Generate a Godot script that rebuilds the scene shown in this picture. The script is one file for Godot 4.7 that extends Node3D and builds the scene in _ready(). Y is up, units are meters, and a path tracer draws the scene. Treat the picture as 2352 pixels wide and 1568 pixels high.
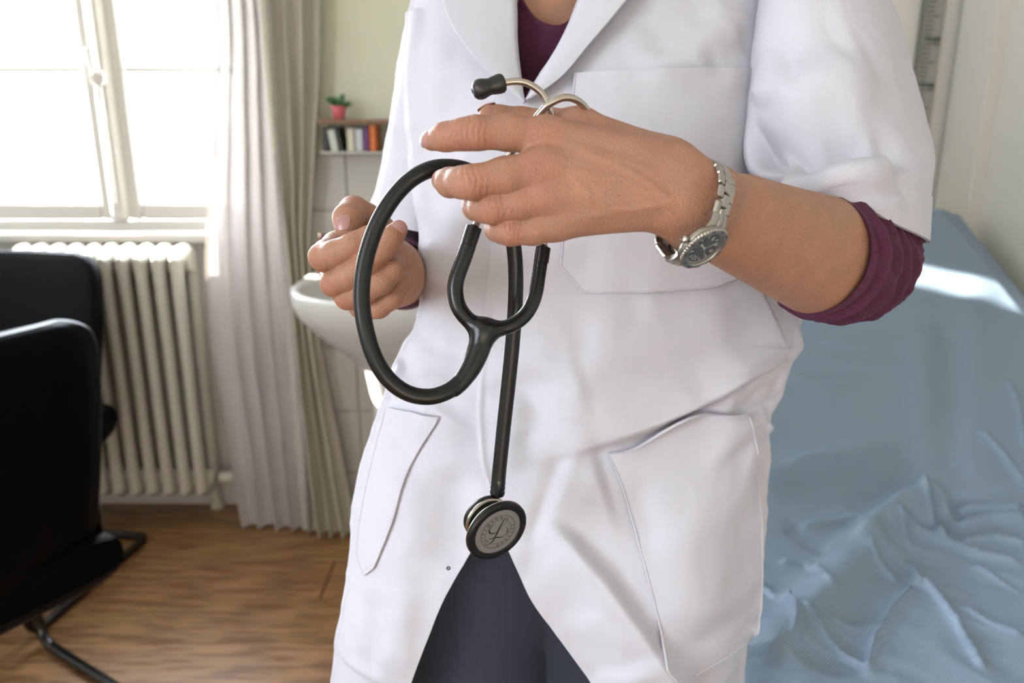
extends Node3D
# A doctor's consulting room: a person in a lab coat holding a stethoscope, an examination table
# with a blue sheet on the right, and a bright window with radiator, curtains and washbasin behind.

var M := {}
var used_names := {}
var coat_height := {}

func _ready() -> void:
	# --- camera
	var cam := Camera3D.new()
	cam.name = "camera"
	add_child(cam)
	cam.position = Vector3(0, 1.25, 0)
	cam.rotation_degrees = Vector3(-15.7, 0, 0)
	var lens := CameraAttributesPhysical.new()
	lens.frustum_focal_length = 28.01
	lens.exposure_aperture = 6.3
	lens.frustum_focus_distance = 0.55
	lens.frustum_near = 0.05
	lens.frustum_far = 100.0
	cam.attributes = lens
	cam.current = true
	# --- sky and exposure
	var env := Environment.new()
	env.background_mode = Environment.BG_SKY
	var sky_look := ProceduralSkyMaterial.new()
	sky_look.sky_top_color = Color(0.86, 0.92, 1.0)
	sky_look.sky_horizon_color = Color(0.97, 0.98, 1.0)
	sky_look.ground_bottom_color = Color(0.7, 0.69, 0.67)
	sky_look.ground_horizon_color = Color(0.9, 0.9, 0.89)
	sky_look.sky_energy_multiplier = 7.0
	sky_look.ground_energy_multiplier = 6.5
	var sky := Sky.new()
	sky.sky_material = sky_look
	env.sky = sky
	env.tonemap_mode = Environment.TONE_MAPPER_LINEAR
	env.tonemap_exposure = 0.18
	env.sdfgi_enabled = true
	env.ssao_enabled = true
	env.ssil_enabled = true
	var around := WorldEnvironment.new()
	around.name = "surroundings"
	around.environment = env
	add_child(around)
	# --- low sun grazing in through the window
	var sun := DirectionalLight3D.new()
	sun.name = "sun"
	add_child(sun)
	sun.look_at_from_position(Vector3.ZERO, Vector3(2.35, -1.25, 0.98), Vector3.UP)
	sun.light_energy = 170.0
	sun.light_color = Color(1.0, 0.97, 0.92)
	sun.light_angular_distance = 0.6
	sun.shadow_enabled = true
	# --- soft daylight of the two windows
	window_light("window_daylight", Vector3(-1.2, 1.65, -2.62), Vector3(0, 0, 1), Vector2(1.1, 1.35), 65.0)
	window_light("side_window_daylight", Vector3(-2.14, 1.6, 1.35), Vector3(1, 0, 0), Vector2(1.5, 1.5), 17.0)

	make_materials()
	build_room()
	build_window()
	build_radiator()
	build_curtains()
	build_washbasin()
	build_shelf()
	build_height_gauge()
	build_bed()
	build_chairs()
	build_person()
	build_stethoscope()
	build_watch()


func window_light(called: String, at: Vector3, towards: Vector3, size: Vector2, energy: float) -> void:
	var l := AreaLight3D.new()
	l.name = called
	add_child(l)
	l.look_at_from_position(at, at + towards, Vector3.UP)
	l.area_size = size
	l.area_normalize_energy = true
	l.light_energy = energy
	l.light_color = Color(0.94, 0.97, 1.0)
	l.area_range = 20.0
	l.shadow_enabled = true


# ------------------------------------------------------------------ helpers: naming
func numbered(called: String) -> String:
	var n: int = used_names.get(called, 0)
	used_names[called] = n + 1
	return called if n == 0 else "%s_%03d" % [called, n]


func thing(called: String, label: String, category: String, at := Vector3.ZERO, group := "") -> Node3D:
	var o := Node3D.new()
	o.name = numbered(called)
	add_child(o)
	o.position = at
	return tag(o, label, category, group)


func tag(o: Node3D, label: String, category: String, group := "") -> Node3D:
	o.set_meta("label", label)
	o.set_meta("category", category)
	if group:
		o.set_meta("group", group)
	return o


func obj(called: String, mesh: Mesh, material: Material, parent: Node3D = null, at := Vector3.ZERO, label := "") -> MeshInstance3D:
	var o := MeshInstance3D.new()
	o.name = numbered(called) if parent == null else called
	o.mesh = mesh
	o.material_override = material
	o.cast_shadow = GeometryInstance3D.SHADOW_CASTING_SETTING_ON
	if parent == null:
		add_child(o)
	else:
		parent.add_child(o, true)
	o.position = at
	if label:
		o.set_meta("label", label)
	return o


func struct(called: String, mesh: Mesh, material: Material, at := Vector3.ZERO, label := "") -> MeshInstance3D:
	var o := obj(called, mesh, material, null, at)
	o.set_meta("kind", "structure")
	if label:
		o.set_meta("label", label)
	return o


# ------------------------------------------------------------------ helpers: meshes
func mesh_of(v: PackedVector3Array, n: PackedVector3Array, uv: PackedVector2Array, idx: PackedInt32Array, col := PackedColorArray()) -> ArrayMesh:
	# every triangle is wound so that its front agrees with the vertex normals
	for i in range(0, idx.size(), 3):
		var a := idx[i]
		var b := idx[i + 1]
		var c := idx[i + 2]
		if (v[c] - v[a]).cross(v[b] - v[a]).dot(n[a] + n[b] + n[c]) < 0.0:
			idx[i + 1] = c
			idx[i + 2] = b
	var arrays := []
	arrays.resize(Mesh.ARRAY_MAX)
	arrays[Mesh.ARRAY_VERTEX] = v
	arrays[Mesh.ARRAY_NORMAL] = n
	if uv.size() == v.size():
		arrays[Mesh.ARRAY_TEX_UV] = uv
	if col.size() == v.size():
		arrays[Mesh.ARRAY_COLOR] = col
	arrays[Mesh.ARRAY_INDEX] = idx
	var m := ArrayMesh.new()
	m.add_surface_from_arrays(Mesh.PRIMITIVE_TRIANGLES, arrays)
	return m


func spline(pts: Array, t: float, closed := false):
	# Catmull-Rom through pts, t from 0 to count - 1 (open) or count (closed)
	var n := pts.size()
	var i := int(floor(t))
	if not closed:
		i = clampi(i, 0, n - 2)
	var f := t - i
	var a = pts[posmod(i, n)]
	var b = pts[posmod(i + 1, n)]
	var pre = pts[posmod(i - 1, n)] if closed else pts[maxi(i - 1, 0)]
	var post = pts[posmod(i + 2, n)] if closed else pts[mini(i + 2, n - 1)]
	if a is float:
		return cubic_interpolate(a, b, pre, post, f)
	return a.cubic_interpolate(b, pre, post, f)


func loft(rows: Array, nu: int, nv: int, closed := false) -> PackedVector3Array:
	# rows of control points, smoothed both ways into a grid of nv rows by nu columns
	var g := PackedVector3Array()
	g.resize(nu * nv)
	var cols: int = rows[0].size()
	var lines := []
	for r in rows:
		var line := PackedVector3Array()
		line.resize(nu)
		for i in nu:
			line[i] = spline(r, float(i) / nu * cols if closed else float(i) / (nu - 1) * (cols - 1), closed)
		lines.append(line)
	for j in nv:
		var t := float(j) / (nv - 1) * (rows.size() - 1)
		var k := mini(int(t), rows.size() - 2)
		var f := t - k
		var a: PackedVector3Array = lines[k]
		var b: PackedVector3Array = lines[k + 1]
		var p: PackedVector3Array = lines[maxi(k - 1, 0)]
		var q: PackedVector3Array = lines[mini(k + 2, rows.size() - 1)]
		for i in nu:
			g[j * nu + i] = a[i].cubic_interpolate(b[i], p[i], q[i], f)
	return g


func grid_normals(g: PackedVector3Array, nu: int, nv: int, closed: bool, flip: bool) -> PackedVector3Array:
	var n := PackedVector3Array()
	n.resize(g.size())
	for j in nv:
		var j0 := maxi(j - 1, 0) * nu
		var j1 := mini(j + 1, nv - 1) * nu
		for i in nu:
			var i0 := posmod(i - 1, nu) if closed else maxi(i - 1, 0)
			var i1 := posmod(i + 1, nu) if closed else mini(i + 1, nu - 1)
			var c := (g[j * nu + i1] - g[j * nu + i0]).cross(g[j1 + i] - g[j0 + i])
			n[j * nu + i] = (-c if flip else c).normalized()
	return n


func sheet(g: PackedVector3Array, nu: int, nv: int, closed: bool, flip: bool, thick := 0.0) -> ArrayMesh:
	# a grid as cloth: outer face, inner face one thickness behind, and the rim between them
	var n := grid_normals(g, nu, nv, closed, flip)
	var v := PackedVector3Array(g)
	var nn := PackedVector3Array(n)
	var uv := PackedVector2Array()
	uv.resize(g.size())
	var sv := PackedFloat32Array()
	sv.resize(nu)
	for j in nv:
		var su := 0.0
		for i in nu:
			if i > 0:
				su += g[j * nu + i].distance_to(g[j * nu + i - 1])
			if j > 0:
				sv[i] += g[j * nu + i].distance_to(g[(j - 1) * nu + i])
			uv[j * nu + i] = Vector2(su, sv[i])
	var idx := PackedInt32Array()
	var nq := nu if closed else nu - 1
	var size := g.size()
	if thick > 0.0:
		for k in size:
			v.append(g[k] - n[k] * thick)
			nn.append(-n[k])
			uv.append(uv[k])
	for j in nv - 1:
		for i in nq:
			var a := j * nu + i
			var b := j * nu + (i + 1) % nu
			var c := a + nu
			var d := b + nu
			idx.append_array([a, b, d, a, d, c])
			if thick > 0.0:
				idx.append_array([size + a, size + d, size + b, size + a, size + c, size + d])
	if thick > 0.0:
		var rims := []
		if not closed:
			var left := []
			var right := []
			for j in nv:
				left.append(j * nu)
				right.append(j * nu + nu - 1)
			rims.append(left)
			rims.append(right)
		for j in [0, nv - 1]:
			var line := []
			for i in (nu + 1 if closed else nu):
				line.append(j * nu + i % nu)
			rims.append(line)
		for line in rims:
			var base := v.size()
			for k in line.size():
				var a: int = line[k]
				var along := g[line[mini(k + 1, line.size() - 1)]] - g[line[maxi(k - 1, 0)]]
				var out := n[a].cross(along).normalized()
				# the rim looks away from the sheet
				var ai := a % nu
				var aj := int(float(a) / nu)
				var inner := g[clampi(aj + (1 if aj == 0 else (-1 if aj == nv - 1 else 0)), 0, nv - 1) * nu + (ai if closed else clampi(ai + (1 if ai == 0 else (-1 if ai == nu - 1 else 0)), 0, nu - 1))]
				if out.dot(inner - g[a]) > 0.0:
					out = -out
				v.append(g[a])
				v.append(g[a] - n[a] * thick)
				nn.append(out)
				nn.append(out)
				uv.append(uv[a])
				uv.append(uv[a])
			for k in line.size() - 1:
				var b: int = base + 2 * k
				idx.append_array([b, b + 1, b + 3, b, b + 3, b + 2])
	return mesh_of(v, nn, uv, idx)


func tube(path: Array, radii: Array, sides := 20, steps := 8, caps := true, squash := 1.0, flat := Vector3.ZERO) -> ArrayMesh:
	# a round tube along a smoothed path; radii are smoothed alike; squash flattens it along the direction «flat»
	var v := PackedVector3Array()
	var n := PackedVector3Array()
	var uv := PackedVector2Array()
	var idx := PackedInt32Array()
	var count := (path.size() - 1) * steps + 1
	var frame_up := Vector3.UP
	var length := 0.0
	var last := Vector3.ZERO
	var rows := []
	for k in count:
		var t := float(k) / steps
		var p: Vector3 = spline(path, t)
		var q: Vector3 = spline(path, minf(t + 0.02, path.size() - 1))
		var o: Vector3 = spline(path, maxf(t - 0.02, 0.0))
		var along := (q - o).normalized()
		var r: float = spline(radii, t) if radii.size() == path.size() else float(radii[0])
		if k == 0:
			frame_up = Vector3.UP if absf(along.y) < 0.9 else Vector3.RIGHT
		frame_up = (frame_up - along * frame_up.dot(along)).normalized()
		var e1 := frame_up
		if flat != Vector3.ZERO:
			e1 = along.cross(flat).normalized()
		var e2 := along.cross(e1)
		if k > 0:
			length += p.distance_to(last)
		last = p
		rows.append([p, along, e1, e2, r, length])
	for row in rows:
		for s in sides + 1:
			var a := TAU * s / sides
			var dir: Vector3 = row[2] * cos(a) + row[3] * sin(a) * squash
			v.append(row[0] + dir * row[4])
			n.append((row[2] * cos(a) * squash + row[3] * sin(a)).normalized())
			uv.append(Vector2(float(s) / sides * TAU * row[4], row[5]))
	var w := sides + 1
	for k in count - 1:
		for s in sides:
			var a := k * w + s
			idx.append_array([a, a + 1, a + w + 1, a, a + w + 1, a + w])
	if caps:
		for e in [0, count - 1]:
			var row: Array = rows[e]
			var out: Vector3 = -row[1] if e == 0 else row[1]
			var c := v.size()
			v.append(row[0])
			n.append(out)
			uv.append(Vector2.ZERO)
			for s in sides + 1:
				v.append(v[e * w + s])
				n.append(out)
				uv.append(Vector2.ZERO)
			for s in sides:
				idx.append_array([c, c + 1 + s, c + 2 + s])
	return mesh_of(v, n, uv, idx)


func lathe(profile: Array, origin: Vector3, axis: Vector3, sides := 40, squash := Vector2.ONE, ref := Vector3.ZERO) -> ArrayMesh:
	# profile: Vector2(radius, height along the axis); hard corners where points repeat
	axis = axis.normalized()
	var e1 := ref
	if ref == Vector3.ZERO:
		e1 = Vector3.UP if absf(axis.y) < 0.9 else Vector3.RIGHT
	e1 = (e1 - axis * e1.dot(axis)).normalized()
	var e2 := axis.cross(e1)
	var v := PackedVector3Array()
	var n := PackedVector3Array()
	var uv := PackedVector2Array()
	var idx := PackedInt32Array()
	var w := sides + 1
	var count := profile.size()
	for k in count:
		var p: Vector2 = profile[k]
		var prev: Vector2 = profile[maxi(k - 1, 0)]
		var next: Vector2 = profile[mini(k + 1, count - 1)]
		if prev.is_equal_approx(p):
			prev = p
		var d := next - prev
		if next.is_equal_approx(p):
			d = p - prev
		elif prev == p:
			d = next - p
		var flat := Vector2(d.y, -d.x).normalized()
		for s in w:
			var a := TAU * s / sides
			var dir := e1 * cos(a) * squash.x + e2 * sin(a) * squash.y
			v.append(origin + axis * p.y + dir * p.x)
			n.append((dir * flat.x + axis * flat.y).normalized())
			uv.append(Vector2(a * 0.1, p.y))
	for k in count - 1:
		if (profile[k] as Vector2).is_equal_approx(profile[k + 1]):
			continue
		for s in sides:
			var a := k * w + s
			idx.append_array([a, a + 1, a + w + 1, a, a + w + 1, a + w])
	# the profile runs with its outside on one side: make normals look away from the solid's middle
	var out := 0.0
	var mid := Vector3.ZERO
	for p in v:
		mid += p
	mid /= v.size()
	for k in v.size():
		out += n[k].dot(v[k] - mid)
	if out < 0.0:
		for k in n.size():
			n[k] = -n[k]
	return mesh_of(v, n, uv, idx)


func bevel_box(size: Vector3, bevel := 0.004) -> ArrayMesh:
	# a box with chamfered edges, centred on the origin
	var h := size / 2.0
	var b := minf(bevel, minf(h.x, minf(h.y, h.z)) * 0.95)
	var i := h - Vector3(b, b, b)
	var v := PackedVector3Array()
	var n := PackedVector3Array()
	var idx := PackedInt32Array()
	var poly := func(pts: Array, out: Vector3) -> void:
		var base := v.size()
		for p in pts:
			v.append(p)
			n.append(out.normalized())
		for k in pts.size() - 2:
			idx.append_array([base, base + k + 1, base + k + 2])
	for s in [-1.0, 1.0]:
		poly.call([Vector3(s * h.x, -i.y, -i.z), Vector3(s * h.x, i.y, -i.z), Vector3(s * h.x, i.y, i.z), Vector3(s * h.x, -i.y, i.z)], Vector3(s, 0, 0))
		poly.call([Vector3(-i.x, s * h.y, -i.z), Vector3(i.x, s * h.y, -i.z), Vector3(i.x, s * h.y, i.z), Vector3(-i.x, s * h.y, i.z)], Vector3(0, s, 0))
		poly.call([Vector3(-i.x, -i.y, s * h.z), Vector3(i.x, -i.y, s * h.z), Vector3(i.x, i.y, s * h.z), Vector3(-i.x, i.y, s * h.z)], Vector3(0, 0, s))
		for t in [-1.0, 1.0]:
			poly.call([Vector3(s * h.x, t * i.y, -i.z), Vector3(s * h.x, t * i.y, i.z), Vector3(s * i.x, t * h.y, i.z), Vector3(s * i.x, t * h.y, -i.z)], Vector3(s, t, 0))
			poly.call([Vector3(s * h.x, -i.y, t * i.z), Vector3(s * h.x, i.y, t * i.z), Vector3(s * i.x, i.y, t * h.z), Vector3(s * i.x, -i.y, t * h.z)], Vector3(s, 0, t))
			poly.call([Vector3(-i.x, s * h.y, t * i.z), Vector3(i.x, s * h.y, t * i.z), Vector3(i.x, s * i.y, t * h.z), Vector3(-i.x, s * i.y, t * h.z)], Vector3(0, s, t))
			for u in [-1.0, 1.0]:
				poly.call([Vector3(s * h.x, t * i.y, u * i.z), Vector3(s * i.x, t * h.y, u * i.z), Vector3(s * i.x, t * i.y, u * h.z)], Vector3(s, t, u))
	return mesh_of(v, n, PackedVector2Array(), idx)


func joined(parts: Array) -> ArrayMesh:
	# [mesh, transform] pairs made into one mesh
	var st := SurfaceTool.new()
	for p in parts:
		st.append_from(p[0], 0, p[1])
	return st.commit()


func moved(mesh: Mesh, at: Vector3, basis := Basis()) -> Array:
	return [mesh, Transform3D(basis, at)]


func frame_of(y_axis: Vector3, z_hint: Vector3) -> Basis:
	# a basis whose y runs along y_axis and whose z leans to z_hint
	var y := y_axis.normalized()
	var x := y.cross(z_hint).normalized()
	return Basis(x, y, x.cross(y))


func smooth_hump(x: float, a: float, b: float) -> float:
	return smoothstep(a, b, x)


# ------------------------------------------------------------------ helpers: bodies from bones
class Flesh:
	var a := PackedVector3Array()
	var b := PackedVector3Array()
	var r := PackedVector2Array()
	var g := PackedInt32Array()
	var soft := PackedFloat32Array()      # how softly each group's bones melt together
	var to_base := 0.007                  # how softly fingers grow out of the palm
	var between := 0.0008                 # how softly neighbouring fingers meet
	var creases := []                     # [centre, along, outward, spacing, depth, half width, reach]
	var ridges := []                      # [from, to, outward, width, height]: tendons and veins lifting the skin
	var acc := PackedFloat32Array()

	func bone(group: int, p: Vector3, q: Vector3, rp: float, rq: float) -> void:
		a.append(p)
		b.append(q)
		r.append(Vector2(rp, rq))
		g.append(group)
		while soft.size() <= group:
			soft.append(0.004)

	func at(p: Vector3, near: PackedInt32Array, wrinkles: Array, lifts: Array) -> float:
		acc.resize(soft.size())
		acc.fill(1.0)
		for i in near:
			var pa := p - a[i]
			var ba := b[i] - a[i]
			var h := clampf(pa.dot(ba) / maxf(ba.length_squared(), 1e-9), 0.0, 1.0)
			var d := (pa - ba * h).length() - lerpf(r[i].x, r[i].y, h)
			var k := soft[g[i]]
			var e := acc[g[i]]
			var t := maxf(k - absf(e - d), 0.0) / k
			acc[g[i]] = minf(e, d) - t * t * k * 0.25
		var out := 1.0
		for i in range(1, acc.size()):
			var t := maxf(between - absf(out - acc[i]), 0.0) / between
			out = minf(out, acc[i]) - t * t * between * 0.25
		var t2 := maxf(to_base - absf(out - acc[0]), 0.0) / to_base
		out = minf(out, acc[0]) - t2 * t2 * to_base * 0.25
		for c in wrinkles:
			var q: Vector3 = p - c[0]
			var s: float = q.dot(c[1])
			if absf(s) < c[5] and q.length_squared() < c[6] * c[6]:
				var side: float = (q - c[1] * s).normalized().dot(c[2])
				if side > 0.0:
					var w: float = 1.0 - (s / c[5]) * (s / c[5])
					var across: float = q.dot(c[1].cross(c[2]))
					s += 0.0006 * sin(across * 520.0 + c[0].x * 900.0) + 14.0 * across * across * signf(s)
					out += c[4] * w * side * (0.5 + 0.5 * cos(TAU * s / c[3]))
		for c in lifts:
			var ab: Vector3 = c[1] - c[0]
			var q: Vector3 = p - c[0]
			var t: float = clampf(q.dot(ab) / ab.length_squared(), 0.0, 1.0)
			q -= ab * t
			var rise: float = q.dot(c[2])
			if rise > -0.012 and rise < 0.02:
				q -= c[2] * rise
				out -= c[4] * exp(-q.length_squared() / (c[3] * c[3])) * (0.35 + 0.65 * sin(PI * t))
		return out

	func mesh(cell: float, v: PackedVector3Array, n: PackedVector3Array, idx: PackedInt32Array, points: Array, grow: float, keep = null) -> void:
		var box := AABB(points[0], Vector3.ZERO)
		for p in points:
			box = box.expand(p)
		box = box.grow(grow)
		var lo := box.position
		var hi := box.end
		# surface nets in the box round the given points, block by block, only where bones are near
		var nx := int((hi.x - lo.x) / cell) + 2
		var ny := int((hi.y - lo.y) / cell) + 2
		var nz := int((hi.z - lo.z) / cell) + 2
		var val := PackedFloat32Array()
		val.resize(nx * ny * nz)
		val.fill(9.0)
		var B := 6
		var reach := B * cell * 0.87
		var all := PackedInt32Array(range(a.size()))
		for bz in range(0, nz, B):
			for by in range(0, ny, B):
				for bx in range(0, nx, B):
					var mid := lo + Vector3(bx + B * 0.5, by + B * 0.5, bz + B * 0.5) * cell
					if keep != null and not keep.call(mid, reach):
						continue
					var near := PackedInt32Array()
					var best := 1.0
					for i in all:
						var ba := b[i] - a[i]
						var h := clampf((mid - a[i]).dot(ba) / maxf(ba.length_squared(), 1e-9), 0.0, 1.0)
						var d := (mid - a[i] - ba * h).length() - lerpf(r[i].x, r[i].y, h)
						if d < reach + 0.016:
							near.append(i)
						best = minf(best, d)
					if best > reach + 0.006 or near.is_empty():
						continue
					var dm := at(mid, near, [], [])
					if absf(dm) > reach + 0.004:
						if dm < 0.0:
							for z in range(bz, mini(bz + B, nz)):
								for y in range(by, mini(by + B, ny)):
									for x in range(bx, mini(bx + B, nx)):
										val[(z * ny + y) * nx + x] = -1.0
						continue
					var wrinkles := []
					for c in creases:
						if (mid - c[0]).length() < c[6] + reach:
							wrinkles.append(c)
					var lifts := []
					for c in ridges:
						if (mid - (c[0] + c[1]) * 0.5).length() < c[0].distance_to(c[1]) * 0.5 + reach + 0.012:
							lifts.append(c)
					for z in range(bz, mini(bz + B, nz)):
						for y in range(by, mini(by + B, ny)):
							for x in range(bx, mini(bx + B, nx)):
								val[(z * ny + y) * nx + x] = at(lo + Vector3(x, y, z) * cell, near, wrinkles, lifts)
		var made := {}
		var sx := 1
		var sy := nx
		var sz := nx * ny
		var first := v.size()
		for z in nz - 1:
			for y in ny - 1:
				var row := (z * ny + y) * nx
				for x in nx - 1:
					var o := row + x
					var v0 := val[o]
					if v0 > 0.5 or v0 == -1.0:
						continue
					var v1 := val[o + sx]
					var v2 := val[o + sy]
					var v3 := val[o + sx + sy]
					var v4 := val[o + sz]
					var v5 := val[o + sx + sz]
					var v6 := val[o + sy + sz]
					var v7 := val[o + sx + sy + sz]
					var low := minf(minf(minf(v0, v1), minf(v2, v3)), minf(minf(v4, v5), minf(v6, v7)))
					var high := maxf(maxf(maxf(v0, v1), maxf(v2, v3)), maxf(maxf(v4, v5), maxf(v6, v7)))
					if low >= 0.0 or high < 0.0 or high > 0.5 or low == -1.0:
						continue
					var sum := Vector3.ZERO
					var count := 0
					var c := [v0, v1, v2, v3, v4, v5, v6, v7]
					for e in EDGES:
						var p: float = c[e[0]]
						var q: float = c[e[1]]
						if (p < 0.0) != (q < 0.0):
							sum += CORNERS[e[0]].lerp(CORNERS[e[1]], p / (p - q))
							count += 1
					made[o] = v.size()
					v.append(lo + (Vector3(x, y, z) + sum / count) * cell)
					n.append(Vector3(v1 + v3 + v5 + v7 - v0 - v2 - v4 - v6, v2 + v3 + v6 + v7 - v0 - v1 - v4 - v5, v4 + v5 + v6 + v7 - v0 - v1 - v2 - v3).normalized())
		for o in made:
			var v0 := val[o]
			for axis in 3:
				var step: int = [sx, sy, sz][axis]
				if (v0 < 0.0) == (val[o + step] < 0.0):
					continue
				var s1: int = [sy, sz, sx][axis]
				var s2: int = [sz, sx, sy][axis]
				if made.has(o - s1) and made.has(o - s2) and made.has(o - s1 - s2):
					var q0: int = made[o]
					var q1: int = made[o - s1]
					var q2: int = made[o - s1 - s2]
					var q3: int = made[o - s2]
					idx.append_array([q0, q1, q2, q0, q2, q3])

	const EDGES := [[0, 1], [2, 3], [4, 5], [6, 7], [0, 2], [1, 3], [4, 6], [5, 7], [0, 4], [1, 5], [2, 6], [3, 7]]
	const CORNERS := [Vector3(0, 0, 0), Vector3(1, 0, 0), Vector3(0, 1, 0), Vector3(1, 1, 0), Vector3(0, 0, 1), Vector3(1, 0, 1), Vector3(0, 1, 1), Vector3(1, 1, 1)]


func fold_depth(p: Vector2, folds: Array) -> float:
	# folds: [points, width on one side, width on the other, height, bounding box]
	var out := 0.0
	for f in folds:
		var box: Rect2 = f[4]
		if not box.has_point(p):
			continue
		var pts: Array = f[0]
		var best := 1e9
		var side := 1.0
		var along := 0.0
		var total := float(pts.size() - 1)
		for k in pts.size() - 1:
			var a: Vector2 = pts[k]
			var ba: Vector2 = pts[k + 1] - a
			var h := clampf((p - a).dot(ba) / ba.length_squared(), 0.0, 1.0)
			var d := (p - a - ba * h).length()
			if d < best:
				best = d
				side = signf(ba.cross(p - a))
				along = (k + h) / total
		var w: float = f[1] if side > 0.0 else f[2]
		var e := best / w
		if e < 3.0:
			var taper: float = smoothstep(0.0, f[5], along) * smoothstep(0.0, f[6], 1.0 - along)
			out += f[3] * (exp(-e * e) if not f[7] else exp(-1.8 * e)) * taper
	return out


func fold(pts: Array, w1: float, w2: float, height: float, head := 0.25, tail := 0.25, sharp := false) -> Array:
	var box := Rect2(pts[0], Vector2.ZERO)
	for p in pts:
		box = box.expand(p)
	return [pts, w1, w2, height, box.grow(3.0 * maxf(w1, w2)), head, tail, sharp]


# ------------------------------------------------------------------ materials
func mat(color: Color, rough := 0.6, metal := 0.0) -> StandardMaterial3D:
	var m := StandardMaterial3D.new()
	m.albedo_color = color
	m.roughness = rough
	m.metallic = metal
	m.cull_mode = BaseMaterial3D.CULL_DISABLED
	return m


func noise_picture(freq: float, seed_: int, size := 512, octaves := 4, ramp: Gradient = null, normal := 0.0, kind := FastNoiseLite.TYPE_SIMPLEX_SMOOTH) -> NoiseTexture2D:
	var f := FastNoiseLite.new()
	f.noise_type = kind
	f.frequency = freq
	f.seed = seed_
	f.fractal_octaves = octaves
	var t := NoiseTexture2D.new()
	t.width = size
	t.height = size
	t.seamless = true
	t.noise = f
	if ramp:
		t.color_ramp = ramp
	if normal > 0.0:
		t.as_normal_map = true
		t.bump_strength = normal
	return t


func ramp_of(low: Color, high: Color, a := 0.0, b := 1.0) -> Gradient:
	var g := Gradient.new()
	g.set_color(0, low)
	g.set_color(1, high)
	g.set_offset(0, a)
	g.set_offset(1, b)
	return g


func twill_picture(size: int, lines: int, low: float, contrast: float, speckle: float, seed_: int) -> Image:
	# diagonal weave: «lines» ribs across the tile
	var rng := RandomNumberGenerator.new()
	rng.seed = seed_
	var im := Image.create(size, size, false, Image.FORMAT_RGB8)
	var streak := PackedFloat32Array()
	for i in size:
		streak.append(rng.randf())
	for y in size:
		for x in size:
			var rib := 0.5 + 0.5 * sin(TAU * (x + y) * lines / size)
			var yarn := 0.5 + 0.5 * sin(TAU * (x - 2.0 * y) * lines / size)
			var c := low + contrast * (0.75 * rib + 0.25 * yarn) + speckle * (rng.randf() - 0.5) + speckle * 0.6 * (streak[x] - 0.5)
			im.set_pixel(x, y, Color(c, c, c))
	return im


func skin_picture() -> Image:
	# fine mottling, and scattered freckles
	var im := Image.create(1024, 1024, false, Image.FORMAT_RGB8)
	var f := FastNoiseLite.new()
	f.seed = 23
	f.frequency = 1.0
	f.fractal_octaves = 3
	for y in 1024:
		for x in 1024:
			var a := TAU * x / 1024.0
			var b := TAU * y / 1024.0
			var c := 0.955 + 0.06 * f.get_noise_3d(cos(a) * 9.0 + sin(b) * 9.0, sin(a) * 9.0, cos(b) * 9.0)
			im.set_pixel(x, y, Color(c, c * 0.985, c * 0.975))
	var rng := RandomNumberGenerator.new()
	rng.seed = 77
	for k in 150:
		var r := rng.randf_range(2.0, 5.5)
		var depth := rng.randf_range(0.12, 0.42)
		var cx := rng.randi_range(0, 1023)
		var cy := rng.randi_range(0, 1023)
		for dy in range(-8, 9):
			for dx in range(-8, 9):
				var d := sqrt(dx * dx * 1.3 + dy * dy) / r
				if d < 1.3:
					var x := posmod(cx + dx, 1024)
					var y := posmod(cy + dy, 1024)
					var share := depth * (1.0 - smoothstep(0.6, 1.3, d))
					im.set_pixel(x, y, im.get_pixel(x, y).lerp(Color(0.6, 0.45, 0.38), share))
	return im


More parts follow.
